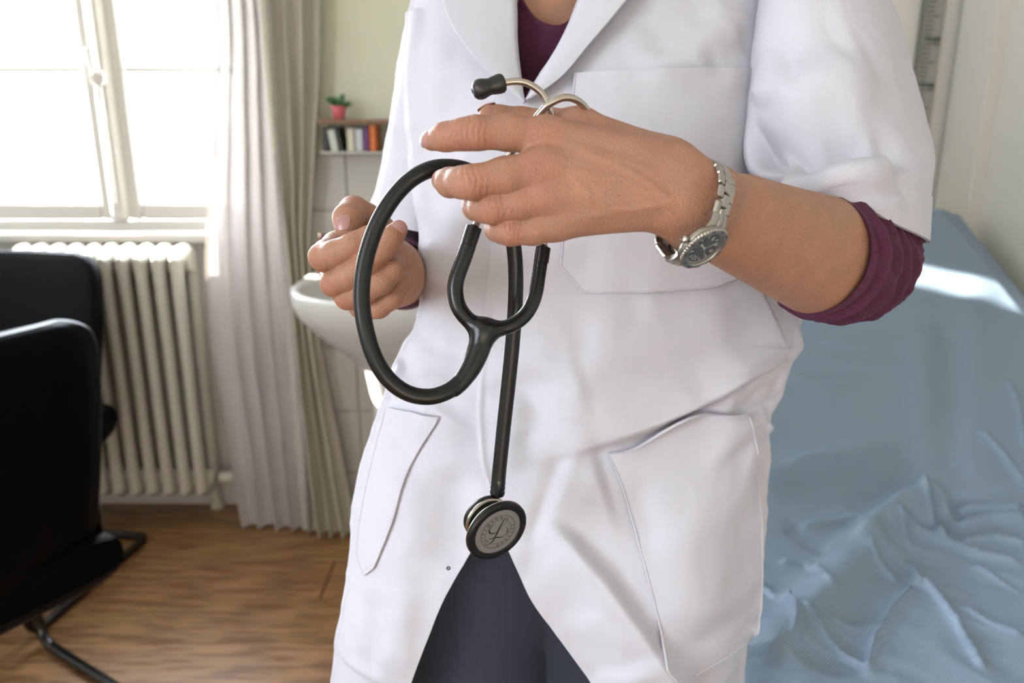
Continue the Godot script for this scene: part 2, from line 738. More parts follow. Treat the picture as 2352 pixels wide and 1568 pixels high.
func make_materials() -> void:
	# cloth of the coat: white twill
	var twill := twill_picture(128, 16, 0.2, 0.6, 0.15, 3)
	var twill_t := ImageTexture.create_from_image(twill)
	var coat := mat(Color(0.905, 0.908, 0.95), 0.85)
	coat.albedo_texture = ImageTexture.create_from_image(twill_picture(128, 16, 0.875, 0.12, 0.04, 4))
	coat.heightmap_enabled = true
	coat.heightmap_texture = twill_t
	coat.heightmap_scale = 0.03
	coat.uv1_triplanar = true
	coat.uv1_triplanar_sharpness = 4.0
	coat.uv1_scale = Vector3(55, 55, 55)
	coat.metallic_specular = 0.25
	coat.backlight_enabled = true
	coat.backlight = Color(0.1, 0.1, 0.1)
	M.coat = coat
	M.thread = mat(Color(0.64, 0.635, 0.65), 0.9)  # thread greyed: the shadow along the stitches is put into its colour
	# purple jersey
	var jersey := mat(Color(0.25, 0.03, 0.18), 0.9)
	jersey.uv1_triplanar = true
	jersey.uv1_scale = Vector3(14, 14, 14)
	jersey.albedo_texture = noise_picture(0.06, 11, 512, 3, ramp_of(Color(0.82, 0.8, 0.84), Color(1, 1, 1), 0.25, 0.75))
	jersey.normal_enabled = true
	jersey.normal_texture = noise_picture(0.2, 12, 512, 2, null, 3.0)
	jersey.normal_scale = 0.4
	jersey.rim_enabled = true
	jersey.rim = 0.12
	M.jersey = jersey
	# denim
	var weave := twill_picture(256, 40, 0.0, 1.0, 0.5, 5)
	var den := Image.create(256, 256, false, Image.FORMAT_RGB8)
	for y in 256:
		for x in 256:
			var c := weave.get_pixel(x, y).r
			den.set_pixel(x, y, Color(0.04, 0.062, 0.13).lerp(Color(0.33, 0.39, 0.5), clampf(pow(maxf(c, 0.0), 4.0) * 0.6, 0.0, 1.0)))
	var denim := mat(Color(1, 1, 1), 0.85)
	denim.albedo_texture = ImageTexture.create_from_image(den)
	denim.uv1_triplanar = true
	denim.uv1_scale = Vector3(22, 22, 22)
	denim.rim_enabled = true
	denim.rim = 0.1
	M.denim = denim
	# skin
	var skin := mat(Color(1, 1, 1), 0.5)
	skin.vertex_color_use_as_albedo = true
	skin.subsurf_scatter_enabled = true
	skin.subsurf_scatter_strength = 0.12
	skin.metallic_specular = 0.4
	skin.uv1_triplanar = true
	skin.uv1_scale = Vector3(9, 9, 9)
	skin.normal_enabled = true
	skin.normal_texture = noise_picture(0.085, 21, 1024, 3, null, 6.0, FastNoiseLite.TYPE_CELLULAR)
	skin.normal_scale = 0.7
	skin.albedo_texture = ImageTexture.create_from_image(skin_picture())
	M.skin = skin
	var hair := mat(Color(0.3, 0.2, 0.13), 0.55)
	hair.uv1_triplanar = true
	hair.uv1_scale = Vector3(30, 2, 30)
	hair.albedo_texture = noise_picture(0.05, 61, 256, 3, ramp_of(Color(0.6, 0.55, 0.5), Color(1, 1, 1)))
	M.hair = hair
	var nail := mat(Color(0.62, 0.46, 0.44), 0.3)
	nail.clearcoat_enabled = true
	nail.clearcoat = 0.4
	M.nail = nail
	# stethoscope
	var rubber := mat(Color(0.05, 0.052, 0.055), 0.36)
	rubber.metallic_specular = 0.36
	M.rubber = rubber
	M.gloss_rubber = mat(Color(0.045, 0.046, 0.048), 0.26)
	M.gloss_rubber.metallic_specular = 0.42
	M.soft_tip = mat(Color(0.055, 0.055, 0.06), 0.45)
	M.steel = mat(Color(0.74, 0.72, 0.69), 0.22, 1.0)
	M.brushed_steel = mat(Color(0.68, 0.665, 0.64), 0.34, 1.0)
	M.dark_steel = mat(Color(0.3, 0.29, 0.27), 0.4, 1.0)
	M.diaphragm = mat(Color(0.46, 0.46, 0.46), 0.35)
	M.print_black = mat(Color(0.03, 0.03, 0.03), 0.5)
	M.print_white = mat(Color(0.8, 0.82, 0.8), 0.5)
	M.dial = mat(Color(0.08, 0.12, 0.21), 0.5)
	var crystal := mat(Color(1, 1, 1, 0.04), 0.03)
	crystal.transparency = BaseMaterial3D.TRANSPARENCY_ALPHA
	crystal.metallic_specular = 0.15
	M.crystal = crystal
	# the room
	var plaster := mat(Color(0.915, 0.91, 0.88), 0.9)
	plaster.uv1_triplanar = true
	plaster.uv1_world_triplanar = true
	plaster.normal_enabled = true
	plaster.normal_texture = noise_picture(0.03, 31, 512, 5, null, 3.0)
	plaster.normal_scale = 0.15
	M.plaster = plaster
	var green := plaster.duplicate()
	green.albedo_color = Color(0.905, 0.915, 0.82)
	M.green_paint = green
	M.ceiling = mat(Color(0.93, 0.925, 0.91), 0.9)
	var gloss_white := mat(Color(0.88, 0.87, 0.85), 0.35)
	M.window_paint = gloss_white
	M.tile = mat(Color(0.8, 0.79, 0.755), 0.25)
	M.grout = mat(Color(0.7, 0.69, 0.66), 0.9)
	M.porcelain = mat(Color(0.88, 0.88, 0.86), 0.12)
	M.radiator = mat(Color(0.86, 0.84, 0.79), 0.4)
	var glass := mat(Color(1, 1, 1, 0.05), 0.02)
	glass.transparency = BaseMaterial3D.TRANSPARENCY_ALPHA
	M.glass = glass
	for k in 4:
		var wood := mat([Color(0.54, 0.4, 0.25), Color(0.575, 0.43, 0.28), Color(0.52, 0.38, 0.235), Color(0.56, 0.41, 0.27)][k], 0.38)
		wood.uv1_triplanar = true
		wood.uv1_world_triplanar = true
		wood.uv1_scale = Vector3(0.8, 6, 7)
		wood.uv1_offset = Vector3(0.23 * k, 0, 0.31 * k)
		wood.albedo_texture = noise_picture(0.012, 41 + k, 512, 5, ramp_of(Color(0.72, 0.68, 0.64), Color(1, 1, 1), 0.25, 0.7))
		M["wood%d" % k] = wood
	M.subfloor = mat(Color(0.13, 0.09, 0.06), 0.9)
	var sheer := mat(Color(0.9, 0.89, 0.9, 0.86), 0.9)
	sheer.transparency = BaseMaterial3D.TRANSPARENCY_ALPHA
	sheer.backlight_enabled = true
	sheer.backlight = Color(0.8, 0.78, 0.76)
	M.sheer = sheer
	var drape := mat(Color(0.78, 0.755, 0.7), 0.9)
	drape.backlight_enabled = true
	drape.backlight = Color(0.2, 0.18, 0.15)
	M.drape = drape
	# examination table
	var paper := mat(Color(0.53, 0.61, 0.69), 0.5)
	var dots := Image.create(64, 64, false, Image.FORMAT_L8)
	for y in 64:
		for x in 64:
			var c := 0.5 + 0.25 * sin(TAU * (x + y) * 4.0 / 64.0) + 0.25 * sin(TAU * (x - y) * 4.0 / 64.0)
			dots.set_pixel(x, y, Color(c, c, c))
	var fibre := Image.create(64, 64, false, Image.FORMAT_RGB8)
	for y in 64:
		for x in 64:
			var c := 0.93 + 0.07 * dots.get_pixel(x, y).r
			fibre.set_pixel(x, y, Color(c, c, c))
	paper.albedo_texture = ImageTexture.create_from_image(fibre)
	paper.heightmap_enabled = true
	paper.heightmap_texture = ImageTexture.create_from_image(dots)
	paper.heightmap_scale = 0.04
	paper.uv1_triplanar = true
	paper.uv1_triplanar_sharpness = 4.0
	paper.uv1_scale = Vector3(60, 60, 60)
	M.paper = paper
	M.vinyl = mat(Color(0.06, 0.07, 0.065), 0.45)
	M.table_metal = mat(Color(0.7, 0.7, 0.68), 0.4, 0.6)
	# chairs
	var leather := mat(Color(0.01, 0.01, 0.011), 0.5)
	leather.metallic_specular = 0.18
	leather.uv1_triplanar = true
	leather.uv1_scale = Vector3(6, 6, 6)
	leather.normal_enabled = true
	leather.normal_texture = noise_picture(0.05, 51, 512, 4, null, 4.0, FastNoiseLite.TYPE_CELLULAR)
	leather.normal_scale = 0.3
	M.leather = leather
	M.black_steel = mat(Color(0.012, 0.012, 0.013), 0.2)
	M.brown_wood = mat(Color(0.42, 0.29, 0.18), 0.5)


# ------------------------------------------------------------------ the room
func box_between(lo: Vector3, hi: Vector3, bevel := 0.0) -> Array:
	return [bevel_box(hi - lo, bevel), Transform3D(Basis(), (lo + hi) / 2.0)]


func slab(called: String, boxes: Array, material: Material, label := "") -> MeshInstance3D:
	var parts := []
	for b in boxes:
		parts.append(box_between(b[0], b[1], 0.001))
	return struct(called, joined(parts), material, Vector3.ZERO, label)


func build_room() -> void:
	var T := 2.7
	# floor of wooden planks
	var fl := slab("floor", [[Vector3(-2.1, -0.12, -2.75), Vector3(1.25, -0.014, 2.8)]], M.subfloor, "brown wooden plank floor")
	var rng := RandomNumberGenerator.new()
	rng.seed = 4
	var plank := [bevel_box(Vector3(1.196, 0.014, 0.1885), 0.0012), bevel_box(Vector3(0.6, 0.014, 0.1885), 0.0012)]
	var z := -2.36
	var row := 0
	while z < 2.6:
		var x := -2.1 - rng.randf() * 0.9
		while x < 1.1:
			var x0 := maxf(x, -1.93)
			var x1 := minf(x + 1.2, 1.05)
			if x1 - x0 > 0.05:
				var full := x1 - x0 > 1.19
				var o := obj("plank", plank[0] if full else bevel_box(Vector3(x1 - x0 - 0.003, 0.014, 0.1885), 0.0012), M["wood%d" % rng.randi_range(0, 3)], fl, Vector3((x0 + x1) / 2.0, -0.007, z))
			x += 1.2
		z += 0.19
		row += 1
	slab("ceiling", [[Vector3(-2.1, T, -2.75), Vector3(1.25, T + 0.12, 2.8)]], M.ceiling)
	# window wall: the pieces around the opening
	slab("wall_back", [
		[Vector3(-2.1, 0, -2.51), Vector3(-1.91, T, -2.45)],
		[Vector3(-0.72, 0, -2.51), Vector3(-0.3, T, -2.45)],
		[Vector3(-1.91, 0, -2.51), Vector3(-0.72, 0.93, -2.45)],
		[Vector3(-1.91, 2.36, -2.51), Vector3(-0.72, T, -2.45)]], M.plaster)
	# the projecting wall with the washbasin, painted above and tiled below
	slab("wall_sink", [[Vector3(-0.66, 1.155, -2.7), Vector3(0.36, T, -2.25)]], M.green_paint, "pale green painted wall above the tiles")
	var tiled := slab("wall_tiled", [[Vector3(-0.66, 0, -2.7), Vector3(0.36, 1.155, -2.262)]], M.grout, "tiled wall behind the washbasin")
	var one := bevel_box(Vector3(0.1975, 0.1975, 0.012), 0.0015)
	for j in 6:
		for i in 5:
			var h := 0.1975 if j < 5 else 0.15
			obj("tile", one if j < 5 else bevel_box(Vector3(0.1975, h, 0.012), 0.0015), M.tile, tiled, Vector3(-0.56 + 0.2 * i, 0.2 * j + h / 2.0 + 0.001, -2.256))
	# wall behind the head of the examination table, with the boxed pipe in the corner
	slab("wall_partition", [[Vector3(0.36, 0, -2.7), Vector3(1.25, T, -1.95)]], M.plaster)
	slab("wall_right", [[Vector3(1.04, 0, -1.95), Vector3(1.25, T, 2.8)]], M.plaster)
	slab("trim_1", [[Vector3(1.012, 0, -1.925), Vector3(1.045, T, -1.78)]], M.plaster, "boxed-in pipe running up the corner of the wall")
	# left wall, with the second window
	slab("wall_left", [
		[Vector3(-2.1, 0, -2.65), Vector3(-1.94, T, 0.55)],
		[Vector3(-2.1, 0, 2.15), Vector3(-1.94, T, 2.8)],
		[Vector3(-2.1, 0, 0.55), Vector3(-1.94, 0.8, 2.15)],
		[Vector3(-2.1, 2.4, 0.55), Vector3(-1.94, T, 2.15)]], M.plaster)
	slab("wall_front", [[Vector3(-1.95, 0, 2.6), Vector3(1.1, T, 2.8)]], M.plaster)
	slab("baseboard_back", [[Vector3(-1.94, 0, -2.45), Vector3(-0.66, 0.09, -2.432)]], M.window_paint)
	slab("baseboard_right", [[Vector3(1.022, 0, -1.78), Vector3(1.04, 0.09, 2.6)]], M.window_paint)


func casement(parent: Node3D, x0: float, x1: float, y0: float, y1: float, z: float, bars: Array) -> void:
	var s := 0.042
	obj("stile", joined([box_between(Vector3(x0, y0, z - 0.02), Vector3(x0 + s, y1, z + 0.022), 0.006)]), M.window_paint, parent)
	obj("stile", joined([box_between(Vector3(x1 - s, y0, z - 0.02), Vector3(x1, y1, z + 0.022), 0.006)]), M.window_paint, parent)
	obj("rail", joined([box_between(Vector3(x0 + s, y0, z - 0.018), Vector3(x1 - s, y0 + 0.05, z + 0.02), 0.006)]), M.window_paint, parent)
	obj("rail", joined([box_between(Vector3(x0 + s, y1 - 0.05, z - 0.018), Vector3(x1 - s, y1, z + 0.02), 0.006)]), M.window_paint, parent)
	var edges := [y0 + 0.05] + bars + [y1 - 0.05]
	for b in bars:
		obj("glazing_bar", joined([box_between(Vector3(x0 + s, b - 0.009, z - 0.016), Vector3(x1 - s, b + 0.009, z + 0.012), 0.004)]), M.window_paint, parent)
	for k in edges.size() - 1:
		obj("pane", joined([box_between(Vector3(x0 + s - 0.004, edges[k], z - 0.006), Vector3(x1 - s + 0.004, edges[k + 1], z - 0.003), 0.0)]), M.glass, parent)


func build_window() -> void:
	var w := Node3D.new()
	w.name = "window_1"
	add_child(w)
	w.set_meta("kind", "structure")
	w.set_meta("label", "white painted casement window full of bright daylight above radiator")
	var z := -2.475
	# fixed frame
	obj("frame", joined([
		box_between(Vector3(-1.91, 0.93, z - 0.03), Vector3(-1.875, 2.36, z + 0.03), 0.004),
		box_between(Vector3(-0.77, 0.93, z - 0.03), Vector3(-0.72, 2.36, z + 0.03), 0.004),
		box_between(Vector3(-1.875, 0.915, z - 0.03), Vector3(-0.77, 0.945, z + 0.03), 0.004),
		box_between(Vector3(-1.875, 2.31, z - 0.03), Vector3(-0.77, 2.36, z + 0.03), 0.004)]), M.window_paint, w)
	obj("sill", joined([box_between(Vector3(-1.935, 0.885, -2.5), Vector3(-0.68, 0.918, -2.385), 0.008)]), M.window_paint, w)
	casement(w, -1.87, -1.215, 0.948, 2.305, z, [1.385, 1.83])
	casement(w, -1.175, -0.775, 0.948, 2.305, z, [1.385, 1.83])
	# meeting strip with its bolt
	obj("meeting_stile", joined([box_between(Vector3(-1.222, 0.945, z + 0.0), Vector3(-1.168, 2.31, z + 0.045), 0.012)]), M.window_paint, w)
	obj("bolt_rod", tube([Vector3(-1.195, 1.0, z + 0.055), Vector3(-1.195, 1.6, z + 0.055), Vector3(-1.195, 2.28, z + 0.055)], [0.007], 12, 6), M.window_paint, w)
	var handle := obj("handle", lathe([Vector2(0, 0), Vector2(0.02, 0), Vector2(0.024, 0.008), Vector2(0.018, 0.02), Vector2(0, 0.022)], Vector3(-1.195, 1.36, z + 0.046), Vector3(0, 0, 1), 24), M.window_paint, w)
	obj("lever", tube([Vector3(-1.195, 1.36, z + 0.06), Vector3(-1.2, 1.4, z + 0.075), Vector3(-1.202, 1.44, z + 0.072)], [0.008, 0.009, 0.012], 12, 6), M.window_paint, handle)
	# second window, in the left wall: built facing the room, then turned
	var v := Node3D.new()
	v.name = "window_2"
	add_child(v)
	v.set_meta("kind", "structure")
	v.position = Vector3(-2.03, 0, 1.35)
	v.rotation.y = PI / 2.0
	obj("frame", joined([
		box_between(Vector3(-0.8, 0.8, -0.04), Vector3(-0.75, 2.4, 0.04), 0.004),
		box_between(Vector3(0.75, 0.8, -0.04), Vector3(0.8, 2.4, 0.04), 0.004),
		box_between(Vector3(-0.75, 0.8, -0.04), Vector3(0.75, 0.85, 0.04), 0.004),
		box_between(Vector3(-0.75, 2.35, -0.04), Vector3(0.75, 2.4, 0.04), 0.004)]), M.window_paint, v)
	casement(v, -0.75, -0.01, 0.85, 2.35, 0.0, [1.35, 1.85])
	casement(v, 0.01, 0.75, 0.85, 2.35, 0.0, [1.35, 1.85])


func build_radiator() -> void:
	var t := thing("radiator", "cream cast-iron column radiator under the bright window", "radiator", Vector3(-1.22, 0, -2.36))
	# one section: two upright columns joined by rounded heads
	var parts := []
	var y0 := 0.11
	var y1 := 0.85
	for zz in [-0.055, 0.055]:
		parts.append([tube([Vector3(0, y0, zz), Vector3(0, y0 + 0.05, zz), Vector3(0, 0.45, zz), Vector3(0, y1 - 0.05, zz), Vector3(0, y1, zz)], [0.02, 0.0175, 0.0155, 0.0175, 0.02], 16, 5, true, 1.15), Transform3D()])
	for yy in [y0 + 0.005, y1]:
		parts.append([tube([Vector3(0, yy, -0.075), Vector3(0, yy, -0.05), Vector3(0, yy + (0.012 if yy > 0.5 else -0.006), 0), Vector3(0, yy, 0.05), Vector3(0, yy, 0.075)], [0.008, 0.0235, 0.027, 0.0235, 0.008], 16, 5, true, 0.95), Transform3D()])
	for yy in [y0 + 0.02, y1 - 0.02]:
		parts.append([tube([Vector3(-0.026, yy, 0), Vector3(0.026, yy, 0)], [0.028], 18, 2), Transform3D()])
	var section := joined(parts)
	for k in 10:
		obj("section", section, M.radiator, t, Vector3(-0.235 + 0.0525 * k, 0, 0))
	for x in [-0.235, 0.2375]:
		obj("foot", tube([Vector3(x, 0, -0.05), Vector3(x, 0.05, -0.05), Vector3(x, 0.12, -0.05)], [0.022, 0.014, 0.018], 14, 5), M.radiator, t)
	var valve := obj("valve", lathe([Vector2(0, 0), Vector2(0.018, 0), Vector2(0.02, 0.01), Vector2(0.02, 0.04), Vector2(0.014, 0.05), Vector2(0, 0.05)], Vector3(0.275, 0.13, 0), Vector3(1, 0, 0), 20), M.radiator, t)
	obj("pipe", tube([Vector3(0.33, 0.13, 0), Vector3(0.35, 0.12, 0), Vector3(0.355, 0.06, 0), Vector3(0.355, 0.0, 0)], [0.011], 14, 6), M.radiator, t)


func curtain_mesh(left: Array, right: Array, ys: Array, z0: float, pleats: float, depth: float, nu: int, nv: int, seed_: int, lean := 0.0) -> ArrayMesh:
	# left and right edges (x at each height of ys), pleats across
	var g := PackedVector3Array()
	var f := FastNoiseLite.new()
	f.seed = seed_
	f.frequency = 1.0
	for j in nv:
		var t := float(j) / (nv - 1) * (ys.size() - 1)
		var y: float = spline(ys, t)
		var xl: float = spline(left, t)
		var xr: float = spline(right, t)
		for i in nu:
			var u := float(i) / (nu - 1)
			var ph := u * pleats * TAU + 1.3 * f.get_noise_2d(u * 2.2, y * 0.35) + 0.8 * f.get_noise_1d(u * 5.0 + 40.0)
			var a := depth * (0.75 + 0.5 * f.get_noise_2d(u * 4.0 + 9.0, y * 0.5))
			g.append(Vector3(lerpf(xl, xr, u) + 0.35 * a * cos(ph), y, z0 + lean * u + a * sin(ph) + 0.01 * f.get_noise_2d(u * 3.0, y * 2.0)))
	return sheet(g, nu, nv, false, true, 0.0012)


func build_curtains() -> void:
	var ys := [2.62, 2.0, 1.5, 1.2, 0.9, 0.6, 0.3, 0.012]
	# sheer: next to the window
	var s := thing("sheer_curtain", "translucent white net curtain beside window, reaching the floor", "curtain", Vector3(-0.755, 0, -2.265))
	obj("cloth", curtain_mesh(
		[-0.02, -0.02, -0.03, -0.07, -0.12, -0.14, -0.12, -0.10],
		[0.13, 0.125, 0.125, 0.125, 0.13, 0.135, 0.135, 0.135], ys, 0.0, 4.4, 0.022, 110, 90, 7, 0.03), M.sheer, s)
	obj("hem", curtain_mesh(
		[-0.113, -0.107, -0.10],
		[0.136, 0.136, 0.136], [0.18, 0.09, 0.013], 0.004, 4.4, 0.023, 110, 16, 7, 0.03), M.sheer, s, Vector3.ZERO, "double hem at the bottom of the net curtain")
	# drape: gathered beside it
	var d := thing("drape", "heavy grey-beige curtain gathered into deep folds beside net curtain", "curtain", Vector3(-0.585, 0, -2.205))
	obj("cloth", curtain_mesh(
		[-0.045, -0.045, -0.045, -0.045, -0.04, -0.035, -0.03, -0.02],
		[0.13, 0.12, 0.095, 0.065, 0.025, 0.035, 0.075, 0.11], ys, 0.0, 3.3, 0.026, 120, 90, 17), M.drape, d)
	var rail := thing("curtain_rail", "curtain rail just below the ceiling above window", "rail", Vector3(-1.0, 2.645, -2.235))
	obj("rod", tube([Vector3(-0.9, 0, 0), Vector3(0, 0, 0), Vector3(0.62, 0, 0)], [0.012], 14, 4), M.window_paint, rail)
	for x in [-0.85, 0.56]:
		obj("bracket", joined([box_between(Vector3(x - 0.01, -0.012, -0.21), Vector3(x + 0.01, 0.03, 0.0), 0.002)]), M.window_paint, rail)


func build_washbasin() -> void:
	var t := thing("washbasin", "white porcelain pedestal washbasin behind the curtain, on tiled wall", "washbasin", Vector3(-0.30, 0, -1.99))
	# bowl: half-rounded front, wide rim; rings from rim to foot of the bowl
	var rows := []
	for r in [[0.0, 0.30, 0.18, 0.795], [0.0, 0.255, 0.225, 0.835], [0.0, 0.25, 0.225, 0.842], [0.0, 0.225, 0.19, 0.838], [0.0, 0.19, 0.15, 0.76], [0.0, 0.05, 0.05, 0.72], [0.0, 0.012, 0.012, 0.718]]:
		pass
	var profile := [[0.095, 0.085, 0.63, 0.0], [0.12, 0.11, 0.66, 0.0], [0.185, 0.165, 0.715, 0.0], [0.235, 0.205, 0.765, 0.0], [0.252, 0.222, 0.80, 0.0], [0.256, 0.226, 0.832, 0.0], [0.25, 0.22, 0.842, 0.0], [0.232, 0.198, 0.84, 0.01], [0.22, 0.185, 0.82, 0.02], [0.18, 0.15, 0.74, 0.02], [0.07, 0.06, 0.70, 0.02], [0.02, 0.02, 0.695, 0.02]]
	for p in profile:
		var ring := []
		for k in 24:
			var a := TAU * k / 24.0
			var ca := cos(a)
			var sa := sin(a)
			var zz: float = sa * p[1]
			if sa < 0.0:
				zz = -0.225 if p[3] == 0.0 and p[2] > 0.76 else maxf(sa * p[1] * 1.25, -0.225)
				zz = lerpf(sa * p[1], zz, 0.85)
			var squash := pow(absf(ca), 0.8) * signf(ca)
			ring.append(Vector3(squash * p[0], p[2], zz + p[3]))
		rows.append(ring)
	var g := loft(rows, 72, 60, true)
	obj("basin", sheet(g, 72, 60, true, true), M.porcelain, t)
	obj("pedestal", lathe([Vector2(0.0, 0.65), Vector2(0.11, 0.65), Vector2(0.1, 0.6), Vector2(0.085, 0.5), Vector2(0.078, 0.3), Vector2(0.085, 0.1), Vector2(0.105, 0.02), Vector2(0.108, 0), Vector2(0, 0)], Vector3(0, 0, -0.08), Vector3.UP, 36), M.porcelain, t)
	var tap := obj("tap", tube([Vector3(0, 0.838, -0.17), Vector3(0, 0.92, -0.17), Vector3(0, 0.95, -0.15), Vector3(0, 0.94, -0.09), Vector3(0, 0.915, -0.07)], [0.013, 0.012, 0.011, 0.01, 0.01], 16, 8), M.steel, t)
	obj("lever", tube([Vector3(0, 0.945, -0.17), Vector3(0, 0.97, -0.15), Vector3(0, 0.985, -0.11)], [0.008, 0.007, 0.008], 12, 6), M.steel, tap)
	# bottles on the rim
	var amber := mat(Color(0.62, 0.4, 0.1), 0.2)
	var maroon := mat(Color(0.3, 0.07, 0.09), 0.4)
	var b := thing("soap_bottle", "small amber bottle on the basin rim beside the curtain", "bottle", Vector3(-0.475, 0.846, -2.15))
	obj("body", lathe([Vector2(0, 0), Vector2(0.02, 0), Vector2(0.023, 0.004), Vector2(0.023, 0.055), Vector2(0.018, 0.065), Vector2(0.009, 0.07), Vector2(0.009, 0.078), Vector2(0, 0.078)], Vector3.ZERO, Vector3.UP, 24), amber, b)
	obj("cap", lathe([Vector2(0, 0.076), Vector2(0.012, 0.076), Vector2(0.012, 0.095), Vector2(0.01, 0.098), Vector2(0, 0.098)], Vector3.ZERO, Vector3.UP, 20), M.print_white, b)
	var c := thing("tube_bottle", "small dark red bottle at the curtain's edge on basin rim", "bottle", Vector3(-0.505, 0.846, -2.12))
	obj("body", lathe([Vector2(0, 0), Vector2(0.016, 0), Vector2(0.018, 0.004), Vector2(0.018, 0.075), Vector2(0.008, 0.085), Vector2(0, 0.085)], Vector3.ZERO, Vector3.UP, 24), maroon, c)
	obj("cap", lathe([Vector2(0, 0.083), Vector2(0.01, 0.083), Vector2(0.01, 0.105), Vector2(0, 0.106)], Vector3.ZERO, Vector3.UP, 20), maroon, c)


func build_shelf() -> void:
	var t := thing("wall_shelf", "small brown wooden shelf box on green wall above tiles", "shelf", Vector3(-0.40, 1.158, -2.185))
	obj("bottom_board", joined([box_between(Vector3(-0.1, 0, -0.06), Vector3(0.2, 0.006, 0.055), 0.0015)]), M.tile, t)
	obj("top_board", joined([box_between(Vector3(-0.1, 0.076, -0.06), Vector3(0.2, 0.087, 0.05), 0.0015)]), M.brown_wood, t)
	obj("end_board", joined([box_between(Vector3(0.19, 0.006, -0.06), Vector3(0.2, 0.076, 0.05), 0.0015)]), M.brown_wood, t)
	var books := [
		[-0.088, 0.016, 0.06, Color(0.06, 0.08, 0.1), 0.0, "dark navy booklet at left end of the little wall shelf"],
		[-0.064, 0.019, 0.056, Color(0.8, 0.81, 0.77), 0.16, "slim white booklet leaning beside dark navy one on wall shelf"],
		[-0.046, 0.008, 0.062, Color(0.08, 0.15, 0.12), 0.2, "thin dark green booklet leaning on wall shelf"],
		[-0.022, 0.018, 0.058, Color(0.82, 0.8, 0.72), 0.0, "cream booklet in middle of wall shelf, right of the green one"],
		[0.0, 0.019, 0.057, Color(0.78, 0.79, 0.8), 0.0, "pale grey booklet beside the purple one on wall shelf"],
		[0.019, 0.012, 0.061, Color(0.35, 0.14, 0.4), 0.0, "purple booklet on wall shelf"],
		[0.036, 0.016, 0.066, Color(0.72, 0.36, 0.12), 0.0, "orange booklet at the right on wall shelf"]]
	for b in books:
		var o := thing("booklet", b[5], "book", Vector3(-0.40 + b[0], 1.1645, -2.19), "booklets on the wall shelf")
		o.rotation.z = b[4]
		var cover := mat(b[3], 0.5)
		var w: float = b[1]
		var h: float = b[2]
		obj("cover", joined([box_between(Vector3(-w / 2, 0, -0.042), Vector3(-w / 2 + 0.0015, h, 0.042), 0.0004), box_between(Vector3(w / 2 - 0.0015, 0, -0.042), Vector3(w / 2, h, 0.042), 0.0004), box_between(Vector3(-w / 2, 0, 0.0405), Vector3(w / 2, h, 0.0435), 0.0012)]), cover, o)
		obj("pages", joined([box_between(Vector3(-w / 2 + 0.0015, 0.0015, -0.041), Vector3(w / 2 - 0.0015, h - 0.002, 0.0405), 0.0003)]), M.print_white, o)
	var p := thing("potted_plant", "tiny green plant in a pink pot on top of wall shelf", "plant", Vector3(-0.455, 1.245, -2.18))
	obj("pot", lathe([Vector2(0, 0), Vector2(0.014, 0), Vector2(0.02, 0.03), Vector2(0.022, 0.034), Vector2(0.018, 0.034), Vector2(0.016, 0.028), Vector2(0, 0.028)], Vector3.ZERO, Vector3.UP, 24), mat(Color(0.78, 0.4, 0.42), 0.5), p)
	var leafm := mat(Color(0.22, 0.38, 0.25), 0.6)
	for k in 14:
		var a := TAU * k * 0.382
		var lean := 0.3 + 0.9 * fmod(k * 0.618, 1.0)
		var dir := Vector3(cos(a) * sin(lean), cos(lean), sin(a) * sin(lean))
		var q := Vector3(0, 0.028, 0)
		obj("leaf", tube([q, q + dir * 0.018, q + dir * 0.036 + Vector3(0, -0.003, 0), q + dir * 0.046 + Vector3(0, -0.008, 0)], [0.0015, 0.0065, 0.006, 0.0008], 8, 3, true, 0.25), leafm, p)


func build_height_gauge() -> void:
	var t := thing("height_gauge", "white wall-mounted height ruler with dark graduation marks", "ruler", Vector3(0.94, 0.0, -1.945))
	obj("board", joined([box_between(Vector3(-0.001, 1.1, 0), Vector3(0.042, 2.2, 0.004), 0.001)]), mat(Color(0.6, 0.6, 0.58), 0.5), t)
	obj("rod", tube([Vector3(-0.014, 1.1, 0.012), Vector3(-0.014, 1.6, 0.012), Vector3(-0.014, 2.2, 0.012)], [0.004], 10, 3), mat(Color(0.35, 0.38, 0.35), 0.4), t)
	var ink := mat(Color(0.22, 0.22, 0.22), 0.6)
	var marks := []
	for k in 106:
		var y := 1.12 + 0.01 * k
		var w := 0.018 if k % 5 else 0.03
		if k % 10 == 0:
			w = 0.04
		marks.append(box_between(Vector3(0.001, y, 0.004), Vector3(0.001 + w, y + (0.006 if k % 10 == 0 else 0.003), 0.0046), 0.0001))
	var ticks := obj("graduation", joined(marks), ink, t)
	ticks.set_meta("kind", "stuff")
	for k in 10:
		var tm := TextMesh.new()
		tm.text = str(120 + 10 * k)
		tm.font_size = 16
		tm.pixel_size = 0.0011
		tm.depth = 0.0004
		obj("numeral", tm, ink, t, Vector3(0.026, 1.215 + 0.1 * k, 0.0045))


